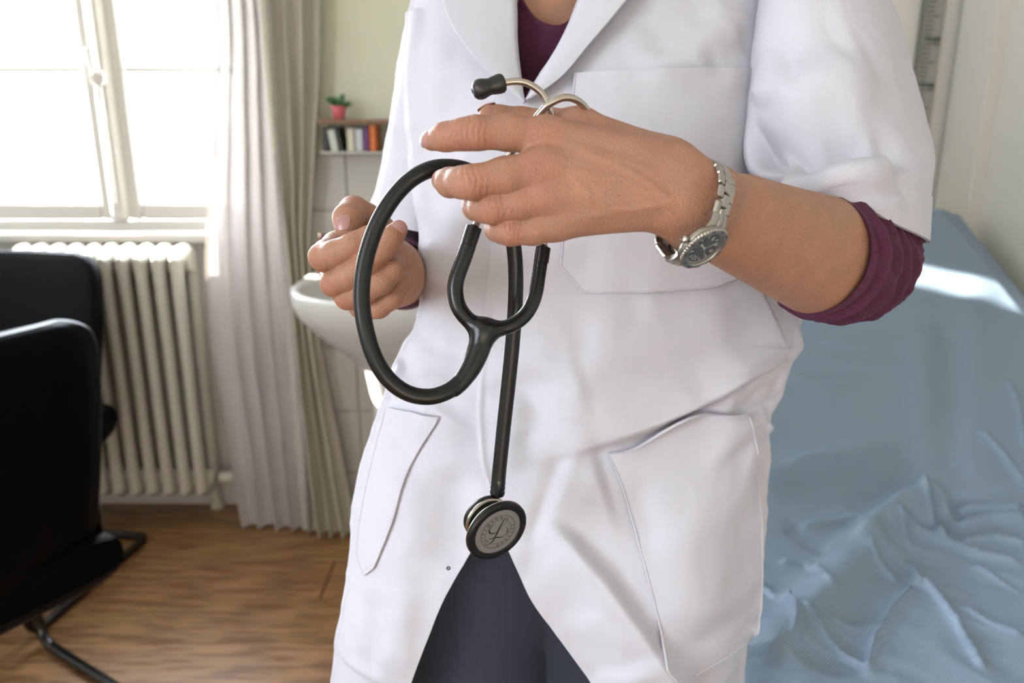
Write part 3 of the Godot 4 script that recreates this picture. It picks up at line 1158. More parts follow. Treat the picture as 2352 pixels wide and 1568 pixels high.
func build_bed() -> void:
	var t := thing("examination_table", "examination table with raised headrest under blue paper sheet", "examination table", Vector3(0.62, 0, -1.05))
	# padded top: flat seat, raised back
	obj("seat_cushion", joined([box_between(Vector3(-0.355, 0.585, -0.02), Vector3(0.362, 0.672, 0.78), 0.02)]), M.vinyl, t)
	var tilt := Basis(Vector3.RIGHT, atan2(0.31, 0.65))
	obj("back_cushion", bevel_box(Vector3(0.717, 0.085, 0.80), 0.02), M.vinyl, t, Vector3(0.0035, 0.822, -0.36), "dark padded backrest").basis = tilt
	obj("frame", joined([
		box_between(Vector3(-0.33, 0.52, -0.6), Vector3(-0.28, 0.58, 0.75), 0.005), box_between(Vector3(0.28, 0.52, -0.6), Vector3(0.33, 0.58, 0.75), 0.005),
		box_between(Vector3(-0.28, 0.52, 0.69), Vector3(0.28, 0.58, 0.74), 0.005), box_between(Vector3(-0.28, 0.52, -0.59), Vector3(0.28, 0.58, -0.54), 0.005)]), M.table_metal, t)
	for x in [-0.305, 0.305]:
		for z in [-0.56, 0.7]:
			obj("leg", joined([box_between(Vector3(x - 0.022, 0, z - 0.022), Vector3(x + 0.022, 0.525, z + 0.022), 0.004)]), M.table_metal, t)
	obj("prop", tube([Vector3(0, 0.55, -0.2), Vector3(0, 0.68, -0.42), Vector3(0, 0.86, -0.5)], [0.014], 12, 4), M.table_metal, t)
	# the sheet
	var nu := 300
	var nv := 420
	var folds := [
		fold([Vector2(0.3714, -1.0828), Vector2(0.4051, -1.0873), Vector2(0.4748, -1.1018), Vector2(0.5493, -1.1256), Vector2(0.6479, -1.1690)], 0.012, 0.03, 0.016, 0.1, 0.3),
		fold([Vector2(0.3740, -1.0683), Vector2(0.4339, -1.0755), Vector2(0.5338, -1.1018), Vector2(0.6278, -1.1375)], 0.02, 0.02, -0.010),
		fold([Vector2(0.4553, -0.9376), Vector2(0.5040, -0.9910), Vector2(0.5559, -1.0281), Vector2(0.6016, -1.0468), Vector2(0.6341, -1.0423)], 0.03, 0.02, 0.034, 0.2, 0.1),
		fold([Vector2(0.5929, -1.0638), Vector2(0.5891, -1.0254), Vector2(0.5855, -0.9848), Vector2(0.5826, -0.9611)], 0.008, 0.010, 0.020, 0.1, 0.2, true),
		fold([Vector2(0.6461, -1.0611), Vector2(0.6076, -1.0183), Vector2(0.5812, -0.9760)], 0.012, 0.014, -0.012),
		fold([Vector2(0.3967, -0.9954), Vector2(0.4431, -1.0068), Vector2(0.5009, -1.0139)], 0.014, 0.02, 0.010, 0.2, 0.2, true),
		fold([Vector2(0.3819, -1.0068), Vector2(0.4022, -0.9760), Vector2(0.4236, -0.9376)], 0.01, 0.014, -0.008),
		fold([Vector2(0.4977, -0.9760), Vector2(0.4456, -0.9203), Vector2(0.3777, -0.8451), Vector2(0.3055, -0.7704), Vector2(0.2725, -0.7267)], 0.03, 0.03, 0.022, 0.1, 0.1),
		fold([Vector2(0.5115, -0.9804), Vector2(0.5494, -0.9848), Vector2(0.5925, -0.9634), Vector2(0.6255, -0.9376), Vector2(0.6683, -0.9203)], 0.006, 0.014, 0.012, 0.1, 0.1, true),
		fold([Vector2(0.5196, -0.8971), Vector2(0.5183, -0.8409), Vector2(0.5108, -0.7786), Vector2(0.4976, -0.7123)], 0.006, 0.010, 0.012, 0.1, 0.1, true),
		fold([Vector2(0.5049, -0.8783), Vector2(0.4547, -0.8284), Vector2(0.4059, -0.7704), Vector2(0.3696, -0.7079)], 0.006, 0.010, 0.012, 0.1, 0.1, true),
		fold([Vector2(0.5234, -0.9289), Vector2(0.5171, -0.9014), Vector2(0.5084, -0.8723)], 0.008, 0.008, 0.012, 0.2, 0.2, true),
		fold([Vector2(0.6184, -1.0016), Vector2(0.6755, -1.0183), Vector2(0.7236, -1.0139)], 0.010, 0.016, 0.014, 0.15, 0.05, true),
		fold([Vector2(0.6276, -1.0352), Vector2(0.6765, -1.0329), Vector2(0.7313, -1.0281)], 0.008, 0.014, 0.014, 0.15, 0.05, true),
		fold([Vector2(0.6054, -0.9655), Vector2(0.6588, -0.9760), Vector2(0.6940, -0.9634)], 0.008, 0.014, 0.010, 0.15, 0.05, true),
		fold([Vector2(0.7268, -1.1616), Vector2(0.7469, -1.1210), Vector2(0.7570, -1.0755)], 0.008, 0.014, 0.010, 0.15, 0.05, true),
		fold([Vector2(0.3366, -0.8183), Vector2(0.3478, -0.7786), Vector2(0.3601, -0.7476), Vector2(0.3799, -0.7267)], 0.005, 0.009, 0.009, 0.15, 0.15, true),
		fold([Vector2(0.3328, -0.8536), Vector2(0.3305, -0.8183), Vector2(0.3206, -0.7786), Vector2(0.3031, -0.7412)], 0.006, 0.010, 0.012, 0.15, 0.15, true),
		fold([Vector2(0.3488, -0.9289), Vector2(0.3794, -0.9099), Vector2(0.3878, -0.8868)], 0.006, 0.010, 0.010, 0.15, 0.15, true),
		fold([Vector2(0.3125, -0.8928), Vector2(0.3221, -0.8536), Vector2(0.3378, -0.8367)], 0.006, 0.010, 0.010, 0.15, 0.15, true),
		fold([Vector2(0.3876, -0.9014), Vector2(0.3847, -0.8638), Vector2(0.3903, -0.8367)], 0.005, 0.009, 0.008, 0.15, 0.15, true),
		fold([Vector2(0.4733, -0.9463), Vector2(0.4750, -0.9099), Vector2(0.4869, -0.8868)], 0.006, 0.010, 0.010, 0.15, 0.15, true),
		fold([Vector2(0.5410, -1.0068), Vector2(0.5365, -0.9760), Vector2(0.5315, -0.9524)], 0.006, 0.009, 0.010, 0.15, 0.15, true),
		fold([Vector2(0.6036, -0.9289), Vector2(0.6173, -0.8928), Vector2(0.6336, -0.8638)], 0.006, 0.010, 0.008, 0.15, 0.15, true),
		fold([Vector2(0.5372, -0.8367), Vector2(0.5538, -0.7933), Vector2(0.5758, -0.7704)], 0.006, 0.010, 0.008, 0.15, 0.15, true),
		fold([Vector2(0.4271, -0.8016), Vector2(0.3933, -0.7933), Vector2(0.3664, -0.8016)], 0.006, 0.010, 0.006, 0.15, 0.15, true),
		fold([Vector2(0.7993, -1.5409), Vector2(0.7268, -1.3560), Vector2(0.6548, -1.1690), Vector2(0.6206, -1.0611)], 0.03, 0.06, 0.012, 0.3, 0.05),
		fold([Vector2(0.7923, -1.4208), Vector2(0.7297, -1.2576), Vector2(0.6925, -1.1690), Vector2(0.6495, -1.0755)], 0.03, 0.03, -0.012, 0.1, 0.1),
		fold([Vector2(0.9405, -1.5937), Vector2(0.8210, -1.3560), Vector2(0.7200, -1.1690), Vector2(0.6590, -1.0683)], 0.03, 0.04, 0.012, 0.3, 0.1),
		fold([Vector2(0.5230, -1.3658), Vector2(0.6126, -1.3560), Vector2(0.7170, -1.3658)], 0.008, 0.012, 0.005),
		fold([Vector2(0.5105, -1.3249), Vector2(0.5944, -1.3055), Vector2(0.6917, -1.3055)], 0.008, 0.012, 0.005),
		fold([Vector2(0.4570, -1.2959), Vector2(0.5117, -1.2576), Vector2(0.5732, -1.2671)], 0.010, 0.014, 0.005),
		fold([Vector2(0.4058, -1.0900), Vector2(0.4434, -1.1064), Vector2(0.4771, -1.1091), Vector2(0.4944, -1.1018)], 0.008, 0.012, 0.008, 0.2, 0.2, true),
		fold([Vector2(0.8341, -1.2767), Vector2(0.8218, -1.2121), Vector2(0.7853, -1.1283)], 0.008, 0.012, 0.008, 0.2, 0.2, true),
	]
	var f := FastNoiseLite.new()
	f.seed = 5
	f.frequency = 3.0
	f.fractal_octaves = 3
	var ridged := FastNoiseLite.new()
	ridged.seed = 8
	ridged.frequency = 5.0
	ridged.fractal_type = FastNoiseLite.FRACTAL_RIDGED
	ridged.fractal_octaves = 2
	var g := PackedVector3Array()
	for j in nv:
		var z := lerpf(-1.765, -0.27, pow(float(j) / (nv - 1), 0.85))
		for i in nu:
			var s := lerpf(-0.1, 0.87, float(i) / (nu - 1))   # distance across, from the left edge
			var x := 0.25 + s
			var drop := 0.0
			if s < 0.0:
				x = 0.25 - 0.012
				drop = -s
			elif s > 0.735:
				x = 0.985 + 0.01 * (1.0 - exp(-(s - 0.735) / 0.02))
				drop = s - 0.735
			var y := bed_height(z)
			var q := Vector2(x, z)
			var e := fold_depth(q, folds)
			var near_ := smoothstep(-1.2, -0.85, z)
			e += 0.005 * f.get_noise_2d(q.x * 1.2, q.y * 1.6) * (0.4 + near_) + 0.005 * near_ * (ridged.get_noise_2d(q.x, q.y) - 0.2) + 0.0012 * near_ * f.get_noise_2d(q.x * 7.0, q.y * 7.0)
			var soft := 1.0 - smoothstep(0.66, 0.735, s)
			g.append(Vector3(x, y + 0.004 + maxf(e, -0.0035) * (0.3 + 0.7 * soft) - drop - 0.012 * smoothstep(0.69, 0.735, s), z))
	var sh := thing("table_sheet", "crumpled light blue disposable sheet spread over the examination table", "sheet", Vector3.ZERO)
	obj("cloth", sheet(g, nu, nv, false, true, 0.0006), M.paper, sh)


func bed_height(z: float) -> float:
	var d := -z
	if d < 0.9:
		return 0.68
	if d < 1.12:
		var t := (d - 0.9) / 0.22
		return 0.68 + 0.0675 * t * t * (1.0 - 0.0 * t)
	return 0.7475 + (d - 1.12) * 0.472


func chair(called: String, label: String, at: Vector3, facing: float, tall := 1.0) -> Node3D:
	# cantilever chair: faces local -z; sled of bent tube, padded seat and back
	var t := thing(called, label, "chair", at, "black cantilever chairs")
	t.rotation.y = facing
	var w := 0.265
	# one side of the tube frame
	for s in [-1.0, 1.0]:
		var x: float = s * w
		obj("side_tube", tube([Vector3(x, 0.013, 0.27), Vector3(x, 0.013, 0.1), Vector3(x, 0.013, -0.11), Vector3(x, 0.018, -0.17), Vector3(x, 0.06, -0.2), Vector3(x, 0.2, -0.2), Vector3(x, 0.33, -0.19), Vector3(x * 0.97, 0.38, -0.15), Vector3(x * 0.93, 0.39, -0.05), Vector3(x * 0.88, 0.4, 0.16), Vector3(x * 0.85, 0.45, 0.215), Vector3(x * 0.8, 0.6, 0.235), Vector3(x * 0.78, 0.8, 0.27)], [0.0125], 14, 5), M.black_steel, t)
	obj("rear_tube", tube([Vector3(-w, 0.013, 0.26), Vector3(-w + 0.01, 0.013, 0.285), Vector3(-w + 0.04, 0.013, 0.295), Vector3(0, 0.013, 0.295), Vector3(w - 0.04, 0.013, 0.295), Vector3(w - 0.01, 0.013, 0.285), Vector3(w, 0.013, 0.26)], [0.0125], 14, 6), M.black_steel, t)
	# seat
	var rows := []
	for p in [[-0.235, 0.455, 0.39], [-0.22, 0.475, 0.365], [-0.17, 0.48, 0.355], [0.0, 0.468, 0.345], [0.16, 0.462, 0.34], [0.235, 0.47, 0.35], [0.26, 0.46, 0.38]]:
		var ring := []
		for k in 16:
			var a := TAU * k / 16.0
			var c := signf(cos(a)) * pow(absf(cos(a)), 0.35)
			var q := signf(sin(a)) * pow(absf(sin(a)), 0.45)
			ring.append(Vector3(c * 0.245, (p[1] + p[2]) / 2.0 + q * (p[1] - p[2]) / 2.0, p[0]))
		rows.append(ring)
	obj("seat", capped(rows, 48, 40), M.leather, t)
	# back: thick pad, rounded corners at the top
	rows = []
	for p in [[0.40, 0.215, 0.225, 0.03], [0.43, 0.215, 0.23, 0.06], [0.55, 0.23, 0.252, 0.07], [0.70, 0.242, 0.275, 0.07], [0.82, 0.245, 0.295, 0.066], [0.875, 0.235, 0.305, 0.06], [0.90, 0.21, 0.31, 0.05], [0.91, 0.18, 0.311, 0.03]]:
		var ring := []
		for k in 16:
			var a := TAU * k / 16.0
			var c := signf(cos(a)) * pow(absf(cos(a)), 0.35)
			var q := signf(sin(a)) * pow(absf(sin(a)), 0.5)
			ring.append(Vector3(c * p[1], 0.40 + (p[0] - 0.40) * tall, p[2] + q * p[3] / 2.0 + 0.025 * c * c * -1.0))
		rows.append(ring)
	obj("backrest", capped(rows, 48, 44), M.leather, t)
	return t


func capped(rows: Array, nu: int, nv: int) -> ArrayMesh:
	# a closed loft whose first and last ring shrink to a point
	var all := rows.duplicate()
	for e in [0, rows.size() - 1]:
		var mid := Vector3.ZERO
		for p in rows[e]:
			mid += p
		mid /= rows[e].size()
		var inner := []
		var tip := []
		for p in rows[e]:
			inner.append(mid + (p - mid) * 0.9)
			tip.append(mid + (p - mid) * 0.001)
		if e == 0:
			all.push_front(inner)
			all.push_front(tip)
		else:
			all.push_back(inner)
			all.push_back(tip)
	var g := loft(all, nu, nv, true)
	var mid := Vector3.ZERO
	for p in g:
		mid += p
	mid /= g.size()
	var n := grid_normals(g, nu, nv, true, false)
	var out := 0.0
	for k in g.size():
		out += n[k].dot(g[k] - mid)
	return sheet(g, nu, nv, true, out < 0.0)


func build_chairs() -> void:
	chair("cantilever_chair", "black leather cantilever chair at left edge, seen from behind", Vector3(-1.13, 0, -1.355), atan2(0.84, 0.54))
	chair("cantilever_chair", "black leather cantilever chair standing against radiator behind the other", Vector3(-1.425, 0, -1.94), atan2(0.15, -0.99), 0.95)


# ------------------------------------------------------------------ the person
func build_person() -> void:
	var p := thing("person", "person in white lab coat and jeans holding a stethoscope, wearing purple shirt", "person", Vector3.ZERO)
	build_body(p)
	build_shirt(p)
	build_jeans(p)
	build_coat(p)


func finger(f: Flesh, group: int, joints: Array, radii: Array) -> void:
	for k in joints.size() - 1:
		f.bone(group, joints[k], joints[k + 1], radii[k], radii[k + 1])


func crease(f: Flesh, at: Vector3, along: Vector3, outward: Vector3, spacing: float, depth: float, half: float) -> void:
	f.creases.append([at, along.normalized(), outward.normalized(), spacing, depth, half, 0.018])


func build_body(parent: Node3D) -> void:
	var v := PackedVector3Array()
	var n := PackedVector3Array()
	var idx := PackedInt32Array()
	var viewer := Vector3(0, 0.2706, 0.9627)
	# ---- left hand and forearm
	var f := Flesh.new()
	f.soft = PackedFloat32Array([0.012, 0.004, 0.004, 0.004, 0.004, 0.004, 0.003])
	# forearm: radius and ulna sides
	f.bone(0, Vector3(0.1198, 1.2037, -0.4887), Vector3(0.239, 1.1596, -0.5978), 0.0172, 0.0335)
	f.bone(0, Vector3(0.1103, 1.1871, -0.4861), Vector3(0.2282, 1.1388, -0.592), 0.0152, 0.0335)
	f.bone(0, Vector3(0.1466, 1.1879, -0.5144), Vector3(0.227, 1.1506, -0.5849), 0.022, 0.032)
	f.bone(0, Vector3(0.236, 1.148, -0.5998), Vector3(0.2967, 1.1341, -0.6478), 0.036, 0.032)
	f.bone(0, Vector3(0.299, 1.1332, -0.6527), Vector3(0.3063, 1.2386, -0.7395), 0.032, 0.036)
	# palm
	f.bone(0, Vector3(0.0949, 1.2203, -0.4871), Vector3(0.0208, 1.2392, -0.4789), 0.0165, 0.0112)
	f.bone(0, Vector3(0.0963, 1.2103, -0.4781), Vector3(0.018, 1.222, -0.4679), 0.0150, 0.0114)
	f.bone(0, Vector3(0.0939, 1.2022, -0.4769), Vector3(0.0191, 1.2058, -0.4664), 0.0150, 0.0108)
	f.bone(0, Vector3(0.0856, 1.1986, -0.48), Vector3(0.0261, 1.1902, -0.4704), 0.0118, 0.0100)
	f.bone(0, Vector3(0.1031, 1.2121, -0.4869), Vector3(0.1198, 1.2037, -0.4887), 0.0170, 0.0172)
	f.bone(0, Vector3(0.0966, 1.1995, -0.4834), Vector3(0.1103, 1.1871, -0.4861), 0.0150, 0.0152)
	f.bone(0, Vector3(0.0878, 1.216, -0.5057), Vector3(0.0302, 1.2218, -0.4959), 0.016, 0.011)
	f.bone(0, Vector3(0.0878, 1.1977, -0.5005), Vector3(0.033, 1.1987, -0.4914), 0.015, 0.011)
	# ball of the thumb
	f.bone(0, Vector3(0.0921, 1.2215, -0.501), Vector3(0.0426, 1.244, -0.5239), 0.017, 0.0118)
	# fingers: index, middle, ring, little, thumb
	finger(f, 1, [Vector3(0.0208, 1.2392, -0.4789), Vector3(-0.0015, 1.2414, -0.4754), Vector3(-0.0207, 1.2415, -0.4713), Vector3(-0.029, 1.2405, -0.472), Vector3(-0.0383, 1.2392, -0.4758), Vector3(-0.0471, 1.2371, -0.4825)], [0.0104, 0.0099, 0.0094, 0.0084, 0.0079, 0.0062])
	finger(f, 2, [Vector3(0.018, 1.222, -0.4679), Vector3(-0.004, 1.2179, -0.4626), Vector3(-0.0227, 1.2145, -0.4595), Vector3(-0.029, 1.214, -0.4656), Vector3(-0.0363, 1.2132, -0.4758), Vector3(-0.0424, 1.2129, -0.4965)], [0.0109, 0.0104, 0.0095, 0.0087, 0.0083, 0.0070])
	finger(f, 3, [Vector3(0.0191, 1.2058, -0.4664), Vector3(0.0035, 1.2019, -0.4633), Vector3(-0.011, 1.1997, -0.4626), Vector3(-0.0163, 1.1992, -0.4698), Vector3(-0.0214, 1.1984, -0.482), Vector3(-0.0233, 1.1977, -0.5005)], [0.0102, 0.0094, 0.0088, 0.0083, 0.0079, 0.0068])
	finger(f, 4, [Vector3(0.0261, 1.1902, -0.4704), Vector3(0.0125, 1.1868, -0.4653), Vector3(-0.001, 1.1862, -0.464), Vector3(-0.0057, 1.1859, -0.4702), Vector3(-0.0089, 1.1853, -0.4804), Vector3(-0.0103, 1.1852, -0.497)], [0.0092, 0.0084, 0.0080, 0.0073, 0.0071, 0.0062])
	finger(f, 5, [Vector3(0.0426, 1.244, -0.5239), Vector3(0.0242, 1.2456, -0.5327), Vector3(0.0057, 1.2477, -0.5364), Vector3(-0.0073, 1.2494, -0.5369), Vector3(-0.0147, 1.2518, -0.5365)], [0.0118, 0.0098, 0.0086, 0.0078, 0.0068])
	# tendons and veins under the skin of the back of the hand
	for c in [
		[Vector3(0.0806, 1.2207, -0.4644), Vector3(0.0271, 1.2365, -0.4688), 0.0030, 0.0007],
		[Vector3(0.0825, 1.2123, -0.4589), Vector3(0.0231, 1.2215, -0.4594), 0.0030, 0.0008],
		[Vector3(0.08, 1.2059, -0.4571), Vector3(0.0252, 1.2061, -0.4582), 0.0030, 0.0007],
		[Vector3(0.0761, 1.1993, -0.4615), Vector3(0.0324, 1.1923, -0.4616), 0.0028, 0.0006],
		[Vector3(0.0393, 1.2309, -0.4641), Vector3(0.0603, 1.2242, -0.4623), 0.0020, 0.0007],
		[Vector3(0.0603, 1.2242, -0.4623), Vector3(0.0751, 1.2161, -0.46), 0.0022, 0.0009],
		[Vector3(0.0751, 1.2161, -0.46), Vector3(0.0927, 1.2019, -0.4602), 0.0024, 0.0009],
		[Vector3(0.0351, 1.2142, -0.4595), Vector3(0.043, 1.2095, -0.4581), 0.0016, 0.0006],
		[Vector3(0.043, 1.2095, -0.4581), Vector3(0.0443, 1.202, -0.4592), 0.0017, 0.0009],
		[Vector3(0.0443, 1.202, -0.4592), Vector3(0.0686, 1.1979, -0.4611), 0.0020, 0.0007],
		[Vector3(0.0686, 1.1979, -0.4611), Vector3(0.0907, 1.2024, -0.4603), 0.0022, 0.0008]]:
		f.ridges.append([c[0], c[1], viewer, c[2], c[3] * 1.45])
	# creases over the knuckles
	crease(f, Vector3(-0.0207, 1.2415, -0.4713), Vector3(1, 0, 0), viewer, 0.0034, 0.0007, 0.0095)
	crease(f, Vector3(-0.0377, 1.2393, -0.4748), Vector3(0.9901, 0.0685, -0.1221), viewer, 0.0026, 0.0004, 0.0065)
	crease(f, Vector3(-0.0232, 1.2145, -0.4595), Vector3(0.9889, 0.1428, -0.0401), viewer, 0.0034, 0.0007, 0.0095)
	crease(f, Vector3(-0.011, 1.1997, -0.4626), Vector3(0.995, 0.0958, -0.0269), viewer, 0.0032, 0.0006, 0.0085)
	crease(f, Vector3(-0.001, 1.1862, -0.464), Vector3(1, 0, 0), viewer, 0.0030, 0.0006, 0.008)
	var wrist := Vector3(0.1225, 1.1935, -0.4858)
	var arm_dir := Vector3(0.6962, -0.2758, -0.6628)
	f.mesh(0.00125, v, n, idx, [Vector3(-0.0519, 1.2428, -0.4654), Vector3(-0.0611, 1.2415, -0.5482), Vector3(-0.0162, 1.1718, -0.4455), Vector3(-0.0191, 1.1579, -0.5246), Vector3(0.1112, 1.1579, -0.5246), Vector3(0.126, 1.243, -0.4551), Vector3(0.1518, 1.1467, -0.5215), Vector3(-0.0162, 1.261, -0.5536)], 0.006,
		func(q: Vector3, reach: float) -> bool: return (q - wrist).dot(arm_dir) < reach)
	f.mesh(0.0028, v, n, idx, [Vector3(0.09, 1.05, -0.80), Vector3(0.40, 1.42, -0.42)], 0.0,
		func(q: Vector3, reach: float) -> bool: return (q - wrist).dot(arm_dir) > -reach * 0.6)
	# ---- right hand, pinching the tube
	f = Flesh.new()
	f.soft = PackedFloat32Array([0.012, 0.004, 0.004, 0.004, 0.004, 0.005, 0.003])
	f.bone(0, Vector3(-0.1024, 1.1318, -0.6524), Vector3(-0.1107, 1.0981, -0.7987), 0.0225, 0.028)
	f.bone(0, Vector3(-0.0988, 1.1221, -0.6496), Vector3(-0.1089, 1.0905, -0.7965), 0.0220, 0.028)
	f.bone(0, Vector3(-0.1084, 1.0962, -0.7878), Vector3(-0.1003, 1.0988, -0.8612), 0.030, 0.034)
	f.bone(0, Vector3(-0.1003, 1.0988, -0.8612), Vector3(-0.0921, 1.2363, -0.8895), 0.034, 0.036)
	f.bone(0, Vector3(-0.097, 1.1327, -0.6474), Vector3(-0.1346, 1.1504, -0.6181), 0.018, 0.0115)
	f.bone(0, Vector3(-0.0977, 1.1266, -0.6509), Vector3(-0.135, 1.1362, -0.6245), 0.018, 0.0115)
	f.bone(0, Vector3(-0.0977, 1.1214, -0.6494), Vector3(-0.1281, 1.1222, -0.6206), 0.018, 0.0110)
	f.bone(0, Vector3(-0.0952, 1.1189, -0.6435), Vector3(-0.1157, 1.1107, -0.6153), 0.016, 0.0105)
	f.bone(0, Vector3(-0.0958, 1.1396, -0.6286), Vector3(-0.103, 1.1636, -0.6114), 0.018, 0.0125)
	f.bone(0, Vector3(-0.103, 1.1636, -0.6114), Vector3(-0.1332, 1.1571, -0.6055), 0.011, 0.010)
	finger(f, 1, [Vector3(-0.1346, 1.1504, -0.6181), Vector3(-0.1376, 1.1524, -0.5896), Vector3(-0.1366, 1.1529, -0.571), Vector3(-0.1256, 1.1567, -0.5617), Vector3(-0.1107, 1.1634, -0.5584), Vector3(-0.1007, 1.1677, -0.5606), Vector3(-0.0955, 1.1658, -0.5736)], [0.0115, 0.0103, 0.0100, 0.0096, 0.0092, 0.0086, 0.0074])
	finger(f, 2, [Vector3(-0.135, 1.1362, -0.6245), Vector3(-0.1342, 1.1346, -0.5929), Vector3(-0.1298, 1.1335, -0.5718), Vector3(-0.1167, 1.1411, -0.5594), Vector3(-0.1013, 1.1521, -0.5542), Vector3(-0.0901, 1.162, -0.5538), Vector3(-0.084, 1.1693, -0.5559), Vector3(-0.0797, 1.1743, -0.5594)], [0.0112, 0.0100, 0.0096, 0.0094, 0.0090, 0.0082, 0.0076, 0.0066])
	finger(f, 3, [Vector3(-0.1281, 1.1222, -0.6206), Vector3(-0.1264, 1.1221, -0.5915), Vector3(-0.121, 1.1229, -0.573), Vector3(-0.1066, 1.1295, -0.5603), Vector3(-0.0931, 1.1376, -0.5563), Vector3(-0.085, 1.1453, -0.5606), Vector3(-0.0843, 1.1492, -0.5741)], [0.0108, 0.0094, 0.0090, 0.0088, 0.0086, 0.0080, 0.0070])
	finger(f, 4, [Vector3(-0.1157, 1.1107, -0.6153), Vector3(-0.116, 1.1106, -0.5945), Vector3(-0.1097, 1.1118, -0.5782), Vector3(-0.0977, 1.1162, -0.569), Vector3(-0.0868, 1.1236, -0.5669), Vector3(-0.0817, 1.1325, -0.5736), Vector3(-0.0824, 1.1374, -0.5854)], [0.0098, 0.0084, 0.0080, 0.0078, 0.0076, 0.0072, 0.0064])
	finger(f, 5, [Vector3(-0.103, 1.1636, -0.6114), Vector3(-0.1101, 1.1763, -0.6056), Vector3(-0.1178, 1.1832, -0.5962), Vector3(-0.1188, 1.1793, -0.5805), Vector3(-0.1188, 1.1735, -0.5727)], [0.0125, 0.0108, 0.0104, 0.0106, 0.0082])
	crease(f, Vector3(-0.1178, 1.1839, -0.5964), Vector3(0.5077, 0.4216, -0.7513), Vector3(-0.4558, 0.7336, 0.5041), 0.0032, 0.0007, 0.010)
	crease(f, Vector3(-0.1366, 1.1529, -0.571), Vector3(0.8111, 0.1806, -0.5563), Vector3(-0.8, 0.1624, 0.5776), 0.0034, 0.0006, 0.010)
	crease(f, Vector3(-0.1298, 1.1335, -0.5718), Vector3(0.8165, 0.2825, -0.5035), Vector3(-0.7845, -0.0296, 0.6195), 0.0024, 0.0004, 0.009)
	crease(f, Vector3(-0.1181, 1.1803, -0.5777), Vector3(0.3249, 0.8276, -0.4576), Vector3(-0.2063, 0.5491, 0.8099), 0.0030, 0.0004, 0.008)
	crease(f, Vector3(-0.1107, 1.1634, -0.5584), Vector3(0.9138, 0.391, -0.1099), Vector3(0, 0.4541, 0.8909), 0.0036, 0.0003, 0.010)
	crease(f, Vector3(-0.1013, 1.1521, -0.5542), Vector3(0.824, 0.5454, -0.1533), Vector3(0, 0.2706, 0.9627), 0.0036, 0.0003, 0.012)
	crease(f, Vector3(-0.0901, 1.1614, -0.5537), Vector3(0.6549, 0.7275, -0.2045), Vector3(0, 0.2706, 0.9627), 0.0030, 0.0005, 0.006)
	crease(f, Vector3(-0.121, 1.1229, -0.573), Vector3(0.9117, 0.2675, -0.3119), Vector3(-0.6092, -0.3239, 0.7239), 0.0030, 0.0006, 0.010)
	crease(f, Vector3(-0.0931, 1.1376, -0.5563), Vector3(0.7593, 0.6265, -0.1761), Vector3(0, 0.2706, 0.9627), 0.0034, 0.0004, 0.008)
	var cuff_end := Vector3(-0.0928, 1.1185, -0.6798)
	var arm2 := Vector3(0.0995, -0.2693, -0.9579)
	f.mesh(0.0015, v, n, idx, [Vector3(-0.1431, 1.2007, -0.5575), Vector3(-0.1821, 1.0768, -0.6784), Vector3(-0.0826, 1.1873, -0.7095), Vector3(-0.0649, 1.1139, -0.5331), Vector3(-0.0826, 1.0768, -0.6784)], 0.006,
		func(q: Vector3, reach: float) -> bool: return (q - cuff_end).dot(arm2) < reach)
	f.mesh(0.003, v, n, idx, [Vector3(-0.16, 1.05, -0.98), Vector3(0.0, 1.46, -0.62)], 0.0,
		func(q: Vector3, reach: float) -> bool: return (q - cuff_end).dot(arm2) > -reach * 0.6)
	# ---- chest, neck and head
	f = Flesh.new()
	f.soft = PackedFloat32Array([0.03, 0.01])
	f.bone(0, Vector3(0.0104, 1.3163, -0.8393), Vector3(0.0881, 1.3163, -0.8393), 0.075, 0.075)
	f.bone(0, Vector3(0.0167, 1.3572, -0.8456), Vector3(0.0746, 1.3572, -0.8456), 0.066, 0.066)
	f.bone(0, Vector3(-0.0254, 1.3765, -0.8977), Vector3(0.1243, 1.3765, -0.8977), 0.05, 0.05)
	f.bone(0, Vector3(0.0443, 1.3565, -0.8402), Vector3(0.045, 1.47, -0.875), 0.055, 0.05)
	f.bone(0, Vector3(0.045, 1.47, -0.875), Vector3(0.045, 1.54, -0.885), 0.05, 0.06)
	f.bone(0, Vector3(0.045, 1.605, -0.895), Vector3(0.045, 1.605, -0.86), 0.078, 0.074)
	f.bone(0, Vector3(0.045, 1.56, -0.85), Vector3(0.045, 1.495, -0.825), 0.056, 0.034)
	f.bone(1, Vector3(0.045, 1.575, -0.79), Vector3(0.045, 1.545, -0.776), 0.007, 0.011)
	f.bone(1, Vector3(0.025, 1.516, -0.795), Vector3(0.065, 1.516, -0.795), 0.005, 0.005)
	for s in [-1.0, 1.0]:
		f.bone(1, Vector3(0.045 + s * 0.078, 1.585, -0.875), Vector3(0.045 + s * 0.072, 1.55, -0.868), 0.010, 0.007)
		f.bone(1, Vector3(0.045 + s * 0.016, 1.597, -0.792), Vector3(0.045 + s * 0.045, 1.597, -0.805), 0.007, 0.006)
	f.to_base = 0.012
	f.mesh(0.005, v, n, idx, [Vector3(-0.16, 1.12, -1.05), Vector3(0.26, 1.70, -0.66)], 0.0)
	# hair, chin-length, and the eyes
	var hf := Flesh.new()
	hf.soft = PackedFloat32Array([0.03])
	hf.bone(0, Vector3(0.045, 1.625, -0.905), Vector3(0.045, 1.635, -0.875), 0.086, 0.08)
	hf.bone(0, Vector3(0.045, 1.55, -0.945), Vector3(0.045, 1.48, -0.94), 0.065, 0.05)
	for s in [-1.0, 1.0]:
		hf.bone(0, Vector3(0.045 + s * 0.07, 1.61, -0.895), Vector3(0.045 + s * 0.075, 1.50, -0.90), 0.03, 0.025)
	var hv := PackedVector3Array()
	var hn := PackedVector3Array()
	var hi := PackedInt32Array()
